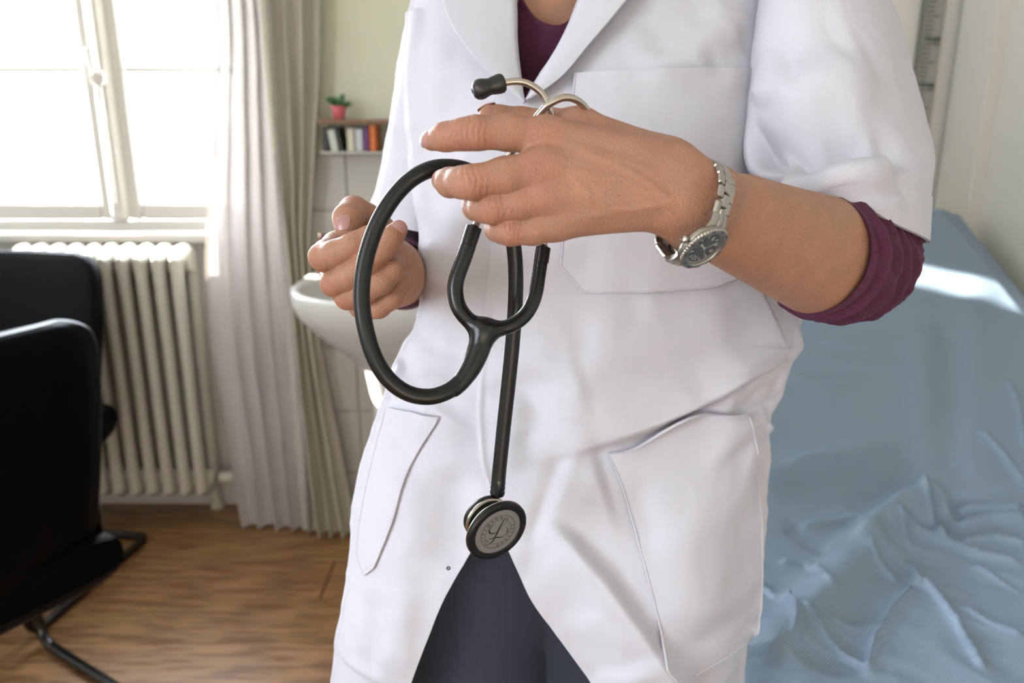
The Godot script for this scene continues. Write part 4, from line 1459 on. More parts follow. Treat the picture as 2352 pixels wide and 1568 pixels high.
	hf.mesh(0.006, hv, hn, hi, [Vector3(-0.12, 1.42, -1.05), Vector3(0.21, 1.76, -0.75)], 0.0)
	obj("hair", mesh_of(hv, hn, PackedVector2Array(), hi), M.hair, parent)
	var white := mat(Color(0.8, 0.79, 0.77), 0.2)
	var ball := SphereMesh.new()
	ball.radius = 0.0105
	ball.height = 0.021
	for s in [-1.0, 1.0]:
		var eye := obj("eye", ball, white, parent, Vector3(0.045 + s * 0.031, 1.578, -0.8015))
		obj("iris", lathe([Vector2(0, 0), Vector2(0.0055, -0.0012), Vector2(0.0055, -0.002), Vector2(0, -0.002)], Vector3(0, 0, 0.0108), Vector3(0, 0, 1), 20), M.print_black, eye)
	# ---- colour: warm, redder over the knuckles, freckled on the arm
	var rosy := [Vector3(-0.0204, 1.2416, -0.4651), Vector3(-0.0363, 1.2399, -0.4698), Vector3(0.0158, 1.2392, -0.4665), Vector3(-0.0229, 1.215, -0.4524), Vector3(0.0144, 1.2212, -0.4562), Vector3(-0.0108, 1.2007, -0.4536), Vector3(0.0146, 1.2052, -0.4569), Vector3(-0.001, 1.1873, -0.456), Vector3(0.0062, 1.2314, -0.483), Vector3(-0.1352, 1.1539, -0.5651), Vector3(-0.1282, 1.1349, -0.5649), Vector3(-0.1192, 1.1217, -0.5664), Vector3(-0.1174, 1.1878, -0.5954), Vector3(-0.108, 1.1565, -0.5502)]
	var blotch := FastNoiseLite.new()
	blotch.seed = 3
	blotch.frequency = 45.0
	blotch.fractal_octaves = 3
	var col := PackedColorArray()
	col.resize(v.size())
	for k in v.size():
		var q := v[k]
		var c := Color(0.36, 0.198, 0.134)
		var red := 0.0
		for j in rosy:
			var d2: float = q.distance_squared_to(j)
			if d2 < 0.0009:
				red += exp(-d2 / 0.00009)
		c = c.lerp(Color(0.34, 0.145, 0.10), clampf(red * 0.45, 0.0, 0.5))
		c *= 1.0 + 0.13 * blotch.get_noise_3dv(q)
		c.a = 1.0
		col[k] = c
	obj("body", mesh_of(v, n, PackedVector2Array(), idx, col), M.skin, parent)
	# fingernails
	nail(parent, Vector3(-0.0471, 1.2371, -0.4825), Vector3(-0.799, 0.1141, 0.5904), Vector3(-0.597, -0.3112, -0.7394), 0.0105, 0.0095, 0.0062)
	nail(parent, Vector3(-0.1188, 1.1745, -0.5745), Vector3(-0.1995, 0.4965, 0.8448), Vector3(-0.1001, -0.8016, 0.5894), 0.012, 0.0125, 0.0095)
	nail(parent, Vector3(-0.08, 1.174, -0.5593), Vector3(0.2996, 0.3529, 0.8864), Vector3(0.6116, 0.6808, -0.4031), 0.0108, 0.011, 0.0075)
	nail(parent, Vector3(-0.0147, 1.2518, -0.5365), Vector3(-0.3505, 0.8694, -0.3484), Vector3(-0.927, -0.3749, -0.0016), 0.011, 0.0125, 0.0068)


func nail(parent: Node3D, tip: Vector3, outward: Vector3, along: Vector3, wide: float, long: float, radius: float) -> void:
	# a curved plate, bent round the fingertip
	var at := tip + outward * radius
	var y := (along - outward * along.dot(outward)).normalized()
	var x := y.cross(outward).normalized()
	var g := PackedVector3Array()
	var nu := 13
	var nv := 13
	for j in nv:
		var t := float(j) / (nv - 1) * 2.0 - 1.0
		for i in nu:
			var s := float(i) / (nu - 1) * 2.0 - 1.0
			var w := wide * 0.5 * sqrt(maxf(0.0, 1.0 - pow(absf(t), 3.4 if t > 0.0 else 4.5) * 0.97))
			var a := s * w / radius
			g.append(at + x * sin(a) * radius + outward * ((cos(a) - 1.0) * radius - 0.12 * long * t * t + 0.0004) + y * t * long * 0.5)
	obj("fingernail", sheet(g, nu, nv, false, false, 0.0005), M.nail, parent)


func build_shirt(parent: Node3D) -> void:
	# front of the jersey with its round neckline
	var rows := []
	var nu := 60
	var nv := 50
	var g := PackedVector3Array()
	var neck := [Vector3(-0.0228, 1.4184, -0.8212), Vector3(-0.0004, 1.3752, -0.7852), Vector3(0.015, 1.342, -0.7592), Vector3(0.0283, 1.33, -0.7486), Vector3(0.0434, 1.3283, -0.746), Vector3(0.0558, 1.3397, -0.7523), Vector3(0.0797, 1.374, -0.7776), Vector3(0.1027, 1.4172, -0.8157)]
	var low := [Vector3(-0.0444, 1.1946, -0.7116), Vector3(-0.025, 1.1914, -0.7044), Vector3(-0.006, 1.1882, -0.6994), Vector3(0.0165, 1.1883, -0.6973), Vector3(0.039, 1.1884, -0.6963), Vector3(0.0616, 1.1884, -0.6963), Vector3(0.0845, 1.1918, -0.7004), Vector3(0.1125, 1.1946, -0.7116)]
	var crumple := FastNoiseLite.new()
	crumple.seed = 2
	crumple.frequency = 22.0
	for j in nv:
		var t := float(j) / (nv - 1)
		for i in nu:
			var s := float(i) / (nu - 1) * 7.0
			var a: Vector3 = spline(neck, s)
			var b: Vector3 = spline(low, s)
			var q := a.lerp(b, t)
			q.z += 0.0012 * crumple.get_noise_2d(q.x * 0.6, q.y * 1.4) + 0.0016 * exp(-pow((t - 0.02) / 0.022, 2.0))
			g.append(q)
	var sh := obj("shirt", sheet(g, nu, nv, false, true, 0.0012), M.jersey, parent, Vector3.ZERO, "purple jersey shirt under the coat")
	# gathered cuff pushed up on the left elbow
	obj("shirt_sleeve", cuff([Vector3(0.2253, 1.1511, -0.5892), Vector3(0.2363, 1.1477, -0.5976), Vector3(0.2555, 1.1409, -0.6134), Vector3(0.2732, 1.1375, -0.629), Vector3(0.2893, 1.1387, -0.646), Vector3(0.3036, 1.146, -0.673), Vector3(0.3144, 1.1646, -0.7083), Vector3(0.3163, 1.1893, -0.7308)], [0.0447, 0.0460, 0.0452, 0.0436, 0.0405, 0.0365, 0.0320, 0.0300], 8.5, 0.0044, 140, 150, 5), M.jersey, parent, Vector3.ZERO, "purple sleeve bunched up at the elbow")
	obj("shirt_sleeve", cuff([Vector3(-0.1053, 1.1105, -0.7274), Vector3(-0.1057, 1.1082, -0.7392), Vector3(-0.1065, 1.1044, -0.7589), Vector3(-0.1067, 1.1017, -0.7893), Vector3(-0.1027, 1.1023, -0.8414)], [0.0312, 0.0335, 0.0340, 0.035, 0.037], 2.0, 0.0016, 90, 40, 6), M.jersey, parent, Vector3.ZERO, "purple sleeve edge on the other forearm")


func cuff(path: Array, radii: Array, ridges: float, height: float, nu: int, nv: int, seed_: int) -> ArrayMesh:
	var g := PackedVector3Array()
	var f := FastNoiseLite.new()
	f.seed = seed_
	f.frequency = 1.0
	for j in nv:
		var t := float(j) / (nv - 1) * (path.size() - 1)
		var c: Vector3 = spline(path, t)
		var along: Vector3 = (spline(path, minf(t + 0.05, path.size() - 1)) - spline(path, maxf(t - 0.05, 0.0))).normalized()
		var e1 := (Vector3.UP - along * along.y).normalized()
		var e2 := along.cross(e1)
		var r: float = spline(radii, t)
		for i in nu:
			var a := TAU * i / nu
			var s := t / (path.size() - 1)
			var ph := s * ridges * TAU + 1.6 * f.get_noise_2d(cos(a) * 1.4 + 5.0, sin(a) * 1.4 + s * 1.2) + 0.7 * sin(a * 2.0 + 1.0)
			var pulse := pow(0.5 + 0.5 * sin(ph), 1.4) * 2.0 - 1.0
			var h := height * pulse * smoothstep(0.0, 0.12, s) * (0.7 + 0.6 * f.get_noise_2d(cos(a) * 2.0 - 3.0, s * 5.0 + sin(a)))
			g.append(c + (e1 * cos(a) + e2 * sin(a)) * (r + h))
	return sheet(g, nu, nv, true, false, 0.0016)


func build_jeans(parent: Node3D) -> void:
	var f := Flesh.new()
	f.soft = PackedFloat32Array([0.05, 0.01, 0.01])
	f.to_base = 0.05
	f.bone(0, Vector3(-0.0254, 0.9136, -0.7676), Vector3(0.147, 0.9136, -0.7676), 0.10, 0.10)
	f.bone(0, Vector3(-0.0296, 0.8573, -0.7414), Vector3(0.1362, 0.8573, -0.7414), 0.10, 0.10)
	f.bone(1, Vector3(-0.0292, 0.8322, -0.724), Vector3(-0.0328, 0.6408, -0.7065), 0.080, 0.076)
	f.bone(1, Vector3(-0.0328, 0.6408, -0.7065), Vector3(-0.05, 0.46, -0.60), 0.078, 0.062)
	f.bone(1, Vector3(-0.05, 0.46, -0.60), Vector3(-0.06, 0.09, -0.68), 0.062, 0.048)
	f.bone(2, Vector3(0.1154, 0.8458, -0.7174), Vector3(0.0912, 0.63, -0.7191), 0.088, 0.08)
	f.bone(2, Vector3(0.0912, 0.63, -0.7191), Vector3(0.10, 0.46, -0.64), 0.08, 0.062)
	f.bone(2, Vector3(0.10, 0.46, -0.64), Vector3(0.11, 0.09, -0.70), 0.062, 0.048)
	var v := PackedVector3Array()
	var n := PackedVector3Array()
	var idx := PackedInt32Array()
	f.mesh(0.009, v, n, idx, [Vector3(-0.30, 0.02, -1.0), Vector3(0.34, 1.1, -0.42)], 0.0)
	obj("jeans", mesh_of(v, n, PackedVector2Array(), idx), M.denim, parent, Vector3.ZERO, "dark blue denim jeans")
	for s in [[-0.06, -0.68], [0.11, -0.70]]:
		var shoe := Flesh.new()
		shoe.soft = PackedFloat32Array([0.02])
		shoe.bone(0, Vector3(s[0], 0.042, s[1] - 0.03), Vector3(s[0] - 0.005, 0.04, s[1] + 0.08), 0.04, 0.04)
		shoe.bone(0, Vector3(s[0] - 0.005, 0.04, s[1] + 0.08), Vector3(s[0] - 0.01, 0.032, s[1] + 0.16), 0.04, 0.03)
		shoe.bone(0, Vector3(s[0], 0.05, s[1]), Vector3(s[0], 0.10, s[1]), 0.04, 0.046)
		var sv := PackedVector3Array()
		var sn := PackedVector3Array()
		var si := PackedInt32Array()
		shoe.mesh(0.007, sv, sn, si, [Vector3(s[0] - 0.07, -0.01, s[1] - 0.1), Vector3(s[0] + 0.07, 0.17, s[1] + 0.22)], 0.0)
		obj("shoe", mesh_of(sv, sn, PackedVector2Array(), si), M.leather, parent)


func build_coat(parent: Node3D) -> void:
	var rows := [
		[Vector3(0.086, 1.4511, -0.8208), Vector3(0.0902, 1.4512, -0.8213), Vector3(0.0985, 1.4515, -0.8224), Vector3(0.1112, 1.4522, -0.8251), Vector3(0.1257, 1.4533, -0.8299), Vector3(0.1392, 1.455, -0.8365), Vector3(0.1505, 1.457, -0.8448), Vector3(0.1586, 1.4594, -0.8545), Vector3(0.1626, 1.4618, -0.8646), Vector3(0.155, 1.4878, -0.9706), Vector3(0.115, 1.506, -1.0447), Vector3(0.0673, 1.5138, -1.0765), Vector3(0.0197, 1.506, -1.0447), Vector3(-0.0203, 1.4878, -0.9706), Vector3(-0.028, 1.4618, -0.8646), Vector3(-0.0273, 1.4607, -0.8599), Vector3(-0.0257, 1.4597, -0.8558), Vector3(-0.0225, 1.4587, -0.8517), Vector3(-0.0188, 1.458, -0.849), Vector3(-0.0148, 1.4574, -0.8464), Vector3(-0.0119, 1.4568, -0.8441), Vector3(-0.0107, 1.4566, -0.8433)],
		[Vector3(0.0766, 1.4041, -0.786), Vector3(0.0857, 1.4041, -0.7861), Vector3(0.104, 1.4042, -0.7866), Vector3(0.1317, 1.4047, -0.7892), Vector3(0.1634, 1.4059, -0.7953), Vector3(0.1934, 1.4079, -0.8053), Vector3(0.2187, 1.4105, -0.8187), Vector3(0.2375, 1.4136, -0.8348), Vector3(0.2473, 1.417, -0.852), Vector3(0.2342, 1.4353, -0.9454), Vector3(0.1653, 1.4481, -1.0108), Vector3(0.0832, 1.4536, -1.0389), Vector3(0.0012, 1.4481, -1.0108), Vector3(-0.0678, 1.4353, -0.9454), Vector3(-0.0809, 1.417, -0.852), Vector3(-0.0775, 1.4147, -0.8403), Vector3(-0.0696, 1.4126, -0.8295), Vector3(-0.0551, 1.4104, -0.8184), Vector3(-0.0382, 1.4089, -0.8105), Vector3(-0.0202, 1.4077, -0.8045), Vector3(-0.0075, 1.4069, -0.8007), Vector3(-0.0024, 1.4067, -0.7994)],
		[Vector3(0.0564, 1.3482, -0.7466), Vector3(0.0666, 1.3481, -0.7464), Vector3(0.0872, 1.3482, -0.7466), Vector3(0.1184, 1.3485, -0.749), Vector3(0.1542, 1.3494, -0.7557), Vector3(0.1883, 1.3509, -0.7676), Vector3(0.2175, 1.3531, -0.7838), Vector3(0.2396, 1.3557, -0.8038), Vector3(0.2517, 1.3585, -0.8251), Vector3(0.2377, 1.3696, -0.9098), Vector3(0.1647, 1.3774, -0.9691), Vector3(0.0778, 1.3808, -0.9945), Vector3(-0.0092, 1.3774, -0.9691), Vector3(-0.0822, 1.3696, -0.9098), Vector3(-0.0961, 1.3585, -0.8251), Vector3(-0.0914, 1.3565, -0.8097), Vector3(-0.081, 1.3546, -0.7953), Vector3(-0.0624, 1.3526, -0.7806), Vector3(-0.0409, 1.3513, -0.7703), Vector3(-0.0181, 1.3503, -0.763), Vector3(-0.0023, 1.3498, -0.7587), Vector3(0.0042, 1.3496, -0.7574)],
		[Vector3(0.0394, 1.3102, -0.7178), Vector3(0.0501, 1.3102, -0.7172), Vector3(0.0716, 1.3101, -0.717), Vector3(0.104, 1.3103, -0.7187), Vector3(0.141, 1.3108, -0.7252), Vector3(0.1765, 1.3119, -0.7375), Vector3(0.207, 1.3133, -0.755), Vector3(0.2304, 1.3151, -0.7767), Vector3(0.2433, 1.3171, -0.8), Vector3(0.2297, 1.3239, -0.8809), Vector3(0.1583, 1.3286, -0.9375), Vector3(0.0734, 1.3307, -0.9617), Vector3(-0.0116, 1.3286, -0.9375), Vector3(-0.083, 1.3239, -0.8809), Vector3(-0.0966, 1.3171, -0.8), Vector3(-0.0916, 1.3157, -0.7834), Vector3(-0.0809, 1.3144, -0.7679), Vector3(-0.0619, 1.3131, -0.7521), Vector3(-0.0402, 1.3122, -0.741), Vector3(-0.0172, 1.3115, -0.7332), Vector3(-0.0013, 1.3111, -0.7289), Vector3(0.0052, 1.311, -0.7275)],
		[Vector3(0.0098, 1.262, -0.6899), Vector3(0.0217, 1.262, -0.6881), Vector3(0.0454, 1.262, -0.6861), Vector3(0.0812, 1.262, -0.6863), Vector3(0.1219, 1.2621, -0.6916), Vector3(0.1608, 1.2623, -0.7041), Vector3(0.1945, 1.2626, -0.7232), Vector3(0.2206, 1.263, -0.7478), Vector3(0.2352, 1.2635, -0.7746), Vector3(0.2219, 1.2648, -0.8502), Vector3(0.1523, 1.2658, -0.9032), Vector3(0.0693, 1.2661, -0.9259), Vector3(-0.0136, 1.2658, -0.9032), Vector3(-0.0832, 1.2648, -0.8502), Vector3(-0.0965, 1.2635, -0.7746), Vector3(-0.091, 1.2632, -0.756), Vector3(-0.0796, 1.2629, -0.7387), Vector3(-0.0595, 1.2626, -0.7211), Vector3(-0.0366, 1.2624, -0.709), Vector3(-0.0126, 1.2622, -0.7007), Vector3(0.0041, 1.2621, -0.6963), Vector3(0.0109, 1.2621, -0.695)],
		[Vector3(-0.0087, 1.2045, -0.6757), Vector3(0.0042, 1.2048, -0.6723), Vector3(0.0298, 1.205, -0.6681), Vector3(0.0681, 1.2051, -0.6668), Vector3(0.1113, 1.2049, -0.6706), Vector3(0.1525, 1.2041, -0.6823), Vector3(0.1882, 1.2028, -0.7015), Vector3(0.2158, 1.2011, -0.7267), Vector3(0.2313, 1.1992, -0.7544), Vector3(0.2184, 1.1943, -0.8278), Vector3(0.1504, 1.1908, -0.8792), Vector3(0.0696, 1.1894, -0.9012), Vector3(-0.0113, 1.1908, -0.8792), Vector3(-0.0793, 1.1943, -0.8278), Vector3(-0.0922, 1.1992, -0.7544), Vector3(-0.0865, 1.2005, -0.7353), Vector3(-0.0744, 1.2017, -0.7174), Vector3(-0.0532, 1.2029, -0.6994), Vector3(-0.029, 1.2038, -0.6872), Vector3(-0.0036, 1.2043, -0.6793), Vector3(0.0141, 1.2046, -0.6754), Vector3(0.0213, 1.2046, -0.6743)],
		[Vector3(-0.0169, 1.1471, -0.6711), Vector3(-0.0021, 1.1478, -0.6662), Vector3(0.027, 1.1487, -0.6601), Vector3(0.0704, 1.1492, -0.6572), Vector3(0.1192, 1.1488, -0.6596), Vector3(0.1653, 1.1473, -0.6697), Vector3(0.205, 1.1446, -0.6872), Vector3(0.2355, 1.141, -0.7108), Vector3(0.2523, 1.137, -0.7369), Vector3(0.2388, 1.1255, -0.8116), Vector3(0.168, 1.1175, -0.8639), Vector3(0.0837, 1.114, -0.8863), Vector3(-0.0006, 1.1175, -0.8639), Vector3(-0.0714, 1.1255, -0.8116), Vector3(-0.0849, 1.137, -0.7369), Vector3(-0.08, 1.1394, -0.7207), Vector3(-0.0693, 1.1418, -0.7056), Vector3(-0.0501, 1.1441, -0.6902), Vector3(-0.0281, 1.1458, -0.6795), Vector3(-0.0049, 1.1469, -0.672), Vector3(0.0113, 1.1475, -0.6679), Vector3(0.0179, 1.1477, -0.6666)],
		[Vector3(-0.0216, 1.0864, -0.6632), Vector3(-0.0055, 1.0877, -0.6583), Vector3(0.0263, 1.0892, -0.6521), Vector3(0.0734, 1.09, -0.6489), Vector3(0.1264, 1.0895, -0.6508), Vector3(0.1762, 1.0873, -0.6597), Vector3(0.2187, 1.0834, -0.6756), Vector3(0.2511, 1.0781, -0.697), Vector3(0.2684, 1.0722, -0.7208), Vector3(0.2542, 1.0536, -0.7966), Vector3(0.1794, 1.0405, -0.8496), Vector3(0.0904, 1.0349, -0.8723), Vector3(0.0014, 1.0405, -0.8496), Vector3(-0.0733, 1.0536, -0.7966), Vector3(-0.0876, 1.0722, -0.7208), Vector3(-0.0829, 1.0757, -0.7068), Vector3(-0.0725, 1.0789, -0.6937), Vector3(-0.0537, 1.0822, -0.6803), Vector3(-0.0321, 1.0845, -0.6709), Vector3(-0.0091, 1.0862, -0.6641), Vector3(0.0068, 1.0872, -0.6603), Vector3(0.0133, 1.0875, -0.659)],
		[Vector3(-0.0246, 1.0634, -0.6555), Vector3(-0.009, 1.0645, -0.6516), Vector3(0.0216, 1.0659, -0.6466), Vector3(0.0672, 1.0666, -0.6444), Vector3(0.1183, 1.0659, -0.6466), Vector3(0.1664, 1.0634, -0.6555), Vector3(0.2072, 1.0591, -0.6707), Vector3(0.238, 1.0533, -0.6911), Vector3(0.2542, 1.0469, -0.7137), Vector3(0.2401, 1.0252, -0.7896), Vector3(0.1657, 1.0101, -0.8428), Vector3(0.0772, 1.0036, -0.8656), Vector3(-0.0113, 1.0101, -0.8428), Vector3(-0.0856, 1.0252, -0.7896), Vector3(-0.0997, 1.0469, -0.7137), Vector3(-0.0945, 1.0509, -0.6995), Vector3(-0.083, 1.0547, -0.6863), Vector3(-0.0624, 1.0585, -0.6729), Vector3(-0.0386, 1.0611, -0.6638), Vector3(-0.0135, 1.0629, -0.6574), Vector3(0.004, 1.0639, -0.6539), Vector3(0.0111, 1.0642, -0.6528)],
		[Vector3(-0.026, 1.0421, -0.6489), Vector3(-0.0109, 1.0431, -0.6457), Vector3(0.019, 1.0443, -0.6419), Vector3(0.0635, 1.0448, -0.6404), Vector3(0.1136, 1.044, -0.6429), Vector3(0.1605, 1.0412, -0.6517), Vector3(0.2002, 1.0365, -0.6663), Vector3(0.2299, 1.0303, -0.6857), Vector3(0.2453, 1.0235, -0.7071), Vector3(0.231, 0.999, -0.7833), Vector3(0.1562, 0.9819, -0.8367), Vector3(0.0671, 0.9746, -0.8595), Vector3(-0.022, 0.9819, -0.8367), Vector3(-0.0968, 0.999, -0.7833), Vector3(-0.1111, 1.0235, -0.7071), Vector3(-0.1053, 1.028, -0.6929), Vector3(-0.0928, 1.0322, -0.6798), Vector3(-0.0703, 1.0364, -0.6665), Vector3(-0.0445, 1.0393, -0.6576), Vector3(-0.0172, 1.0412, -0.6517), Vector3(0.0019, 1.0422, -0.6485), Vector3(0.0097, 1.0425, -0.6476)],
		[Vector3(-0.0275, 1.0206, -0.6428), Vector3(-0.0122, 1.0216, -0.64), Vector3(0.0181, 1.0228, -0.6366), Vector3(0.0633, 1.0233, -0.6354), Vector3(0.1141, 1.0223, -0.638), Vector3(0.1618, 1.0192, -0.6466), Vector3(0.202, 1.0142, -0.6609), Vector3(0.2319, 1.0074, -0.6798), Vector3(0.2473, 1, -0.7005), Vector3(0.2327, 0.9729, -0.7765), Vector3(0.1557, 0.9539, -0.8297), Vector3(0.0641, 0.9458, -0.8525), Vector3(-0.0276, 0.9539, -0.8297), Vector3(-0.1045, 0.9729, -0.7765), Vector3(-0.1192, 1, -0.7005), Vector3(-0.113, 1.005, -0.6865), Vector3(-0.0997, 1.0097, -0.6734), Vector3(-0.0759, 1.0143, -0.6604), Vector3(-0.0485, 1.0174, -0.6517), Vector3(-0.0196, 1.0195, -0.6459), Vector3(0.0006, 1.0206, -0.643), Vector3(0.0089, 1.0209, -0.6421)],
		[Vector3(-0.0283, 1.0029, -0.6373), Vector3(-0.0134, 1.0038, -0.635), Vector3(0.0159, 1.0049, -0.6322), Vector3(0.0598, 1.0052, -0.6314), Vector3(0.1091, 1.0041, -0.6343), Vector3(0.1552, 1.0007, -0.6428), Vector3(0.1941, 0.9954, -0.6567), Vector3(0.2229, 0.9883, -0.675), Vector3(0.2376, 0.9805, -0.695), Vector3(0.223, 0.9511, -0.7709), Vector3(0.1466, 0.9305, -0.824), Vector3(0.0555, 0.9217, -0.8467), Vector3(-0.0355, 0.9305, -0.824), Vector3(-0.1119, 0.9511, -0.7709), Vector3(-0.1265, 0.9805, -0.695), Vector3(-0.12, 0.986, -0.6809), Vector3(-0.106, 0.991, -0.6679), Vector3(-0.0812, 0.996, -0.6549), Vector3(-0.0526, 0.9994, -0.6464), Vector3(-0.0223, 1.0015, -0.641), Vector3(-0.0012, 1.0025, -0.6382), Vector3(0.0074, 1.0028, -0.6375)],
		[Vector3(-0.026, 0.9709, -0.6278), Vector3(-0.0112, 0.9717, -0.6259), Vector3(0.0181, 0.9727, -0.6238), Vector3(0.0621, 0.9728, -0.6234), Vector3(0.1115, 0.9713, -0.6267), Vector3(0.1579, 0.9674, -0.6356), Vector3(0.1971, 0.9611, -0.6497), Vector3(0.2262, 0.953, -0.6679), Vector3(0.241, 0.9442, -0.6879), Vector3(0.2258, 0.9113, -0.7618), Vector3(0.1462, 0.8883, -0.8135), Vector3(0.0513, 0.8785, -0.8356), Vector3(-0.0436, 0.8883, -0.8135), Vector3(-0.1232, 0.9113, -0.7618), Vector3(-0.1384, 0.9442, -0.6879), Vector3(-0.1313, 0.9506, -0.6734), Vector3(-0.1162, 0.9566, -0.66), Vector3(-0.0895, 0.9625, -0.6467), Vector3(-0.0589, 0.9663, -0.638), Vector3(-0.0266, 0.9688, -0.6325), Vector3(-0.004, 0.97, -0.6298), Vector3(0.0052, 0.9703, -0.6291)],
		[Vector3(-0.0167, 0.936, -0.6159), Vector3(-0.0028, 0.9367, -0.6147), Vector3(0.025, 0.9373, -0.6134), Vector3(0.0666, 0.9372, -0.6137), Vector3(0.1135, 0.9351, -0.6178), Vector3(0.1578, 0.9303, -0.6273), Vector3(0.1952, 0.923, -0.6415), Vector3(0.2231, 0.9137, -0.6598), Vector3(0.2375, 0.9036, -0.6796), Vector3(0.2221, 0.8672, -0.7509), Vector3(0.1412, 0.8418, -0.8009), Vector3(0.045, 0.8309, -0.8223), Vector3(-0.0513, 0.8418, -0.8009), Vector3(-0.1322, 0.8672, -0.7509), Vector3(-0.1476, 0.9036, -0.6796), Vector3(-0.1404, 0.9109, -0.6652), Vector3(-0.1258, 0.9177, -0.6519), Vector3(-0.1, 0.9246, -0.6385), Vector3(-0.0707, 0.9291, -0.6295), Vector3(-0.0399, 0.9321, -0.6236), Vector3(-0.0185, 0.9336, -0.6206), Vector3(-0.0097, 0.9341, -0.6198)],
		[Vector3(-0.0111, 0.9132, -0.6087), Vector3(0.0024, 0.9138, -0.6077), Vector3(0.0292, 0.9143, -0.6068), Vector3(0.0696, 0.914, -0.6074), Vector3(0.1153, 0.9115, -0.6119), Vector3(0.1584, 0.9061, -0.6216), Vector3(0.1949, 0.8981, -0.6361), Vector3(0.2223, 0.888, -0.6544), Vector3(0.2365, 0.877, -0.6742), Vector3(0.221, 0.8385, -0.7439), Vector3(0.1399, 0.8115, -0.7927), Vector3(0.0432, 0.7999, -0.8136), Vector3(-0.0534, 0.8115, -0.7927), Vector3(-0.1345, 0.8385, -0.7439), Vector3(-0.15, 0.877, -0.6742), Vector3(-0.1433, 0.8846, -0.6604), Vector3(-0.13, 0.8917, -0.6476), Vector3(-0.1067, 0.899, -0.6345), Vector3(-0.0802, 0.904, -0.6255), Vector3(-0.0525, 0.9074, -0.6192), Vector3(-0.0333, 0.9093, -0.6158), Vector3(-0.0254, 0.9099, -0.6148)],
		[Vector3(-0.0004, 0.8901, -0.6022), Vector3(0.0123, 0.8905, -0.6016), Vector3(0.0377, 0.8907, -0.6012), Vector3(0.076, 0.89, -0.6023), Vector3(0.1194, 0.887, -0.6074), Vector3(0.1605, 0.881, -0.6174), Vector3(0.1954, 0.8723, -0.6319), Vector3(0.2216, 0.8615, -0.6501), Vector3(0.2354, 0.8498, -0.6697), Vector3(0.2199, 0.8091, -0.7377), Vector3(0.1385, 0.7806, -0.7853), Vector3(0.0416, 0.7684, -0.8057), Vector3(-0.0553, 0.7806, -0.7853), Vector3(-0.1367, 0.8091, -0.7377), Vector3(-0.1522, 0.8498, -0.6697), Vector3(-0.146, 0.8577, -0.6564), Vector3(-0.1337, 0.8651, -0.644), Vector3(-0.1124, 0.8727, -0.6312), Vector3(-0.0884, 0.8781, -0.6223), Vector3(-0.0632, 0.882, -0.6158), Vector3(-0.0458, 0.8842, -0.6121), Vector3(-0.0387, 0.8849, -0.6108)],
		[Vector3(0.0168, 0.8515, -0.5966), Vector3(0.0282, 0.8516, -0.5965), Vector3(0.0511, 0.8515, -0.5966), Vector3(0.0858, 0.8501, -0.5987), Vector3(0.1253, 0.8462, -0.6045), Vector3(0.1628, 0.8394, -0.6148), Vector3(0.1947, 0.83, -0.6289), Vector3(0.2187, 0.8184, -0.6462), Vector3(0.2313, 0.8061, -0.6647), Vector3(0.2157, 0.7617, -0.7311), Vector3(0.1337, 0.7306, -0.7777), Vector3(0.0361, 0.7173, -0.7976), Vector3(-0.0615, 0.7306, -0.7777), Vector3(-0.1434, 0.7617, -0.7311), Vector3(-0.1591, 0.8061, -0.6647), Vector3(-0.1534, 0.8142, -0.6525), Vector3(-0.1426, 0.8218, -0.6411), Vector3(-0.1241, 0.8297, -0.6293), Vector3(-0.1032, 0.8354, -0.6207), Vector3(-0.0814, 0.8398, -0.6142), Vector3(-0.0663, 0.8424, -0.6103), Vector3(-0.0601, 0.8433, -0.6089)],
		[Vector3(0.0411, 0.8142, -0.5944), Vector3(0.0508, 0.814, -0.5946), Vector3(0.0702, 0.8132, -0.5957), Vector3(0.0998, 0.8108, -0.599), Vector3(0.1338, 0.8058, -0.6058), Vector3(0.1662, 0.7982, -0.6162), Vector3(0.1937, 0.7882, -0.6298), Vector3(0.2144, 0.7763, -0.646), Vector3(0.2255, 0.7638, -0.6632), Vector3(0.2098, 0.7164, -0.7278), Vector3(0.1272, 0.6832, -0.773), Vector3(0.0288, 0.669, -0.7924), Vector3(-0.0695, 0.6832, -0.773), Vector3(-0.1521, 0.7164, -0.7278), Vector3(-0.1679, 0.7638, -0.6632), Vector3(-0.1624, 0.7724, -0.6514), Vector3(-0.1521, 0.7805, -0.6404), Vector3(-0.1347, 0.7889, -0.6288), Vector3(-0.1151, 0.7951, -0.6204), Vector3(-0.0947, 0.7999, -0.6138), Vector3(-0.0806, 0.8029, -0.6098), Vector3(-0.0749, 0.8039, -0.6084)],
		[Vector3(0.07, 0.7692, -0.596), Vector3(0.0781, 0.7686, -0.5968), Vector3(0.0945, 0.7671, -0.5987), Vector3(0.1196, 0.7636, -0.603), Vector3(0.1485, 0.7576, -0.6105), Vector3(0.1761, 0.7491, -0.6209), Vector3(0.1997, 0.7387, -0.6339), Vector3(0.2176, 0.7265, -0.649), Vector3(0.2273, 0.7138, -0.6647), Vector3(0.2112, 0.6636, -0.7269), Vector3(0.1263, 0.6285, -0.7705), Vector3(0.0253, 0.6134, -0.7892), Vector3(-0.0757, 0.6285, -0.7705), Vector3(-0.1606, 0.6636, -0.7269), Vector3(-0.1767, 0.7138, -0.6647), Vector3(-0.1715, 0.7229, -0.6535), Vector3(-0.1619, 0.7314, -0.6429), Vector3(-0.1458, 0.7404, -0.6318), Vector3(-0.1279, 0.7471, -0.6235), Vector3(-0.1093, 0.7524, -0.6169), Vector3(-0.0964, 0.7557, -0.6128), Vector3(-0.0911, 0.7569, -0.6113)],
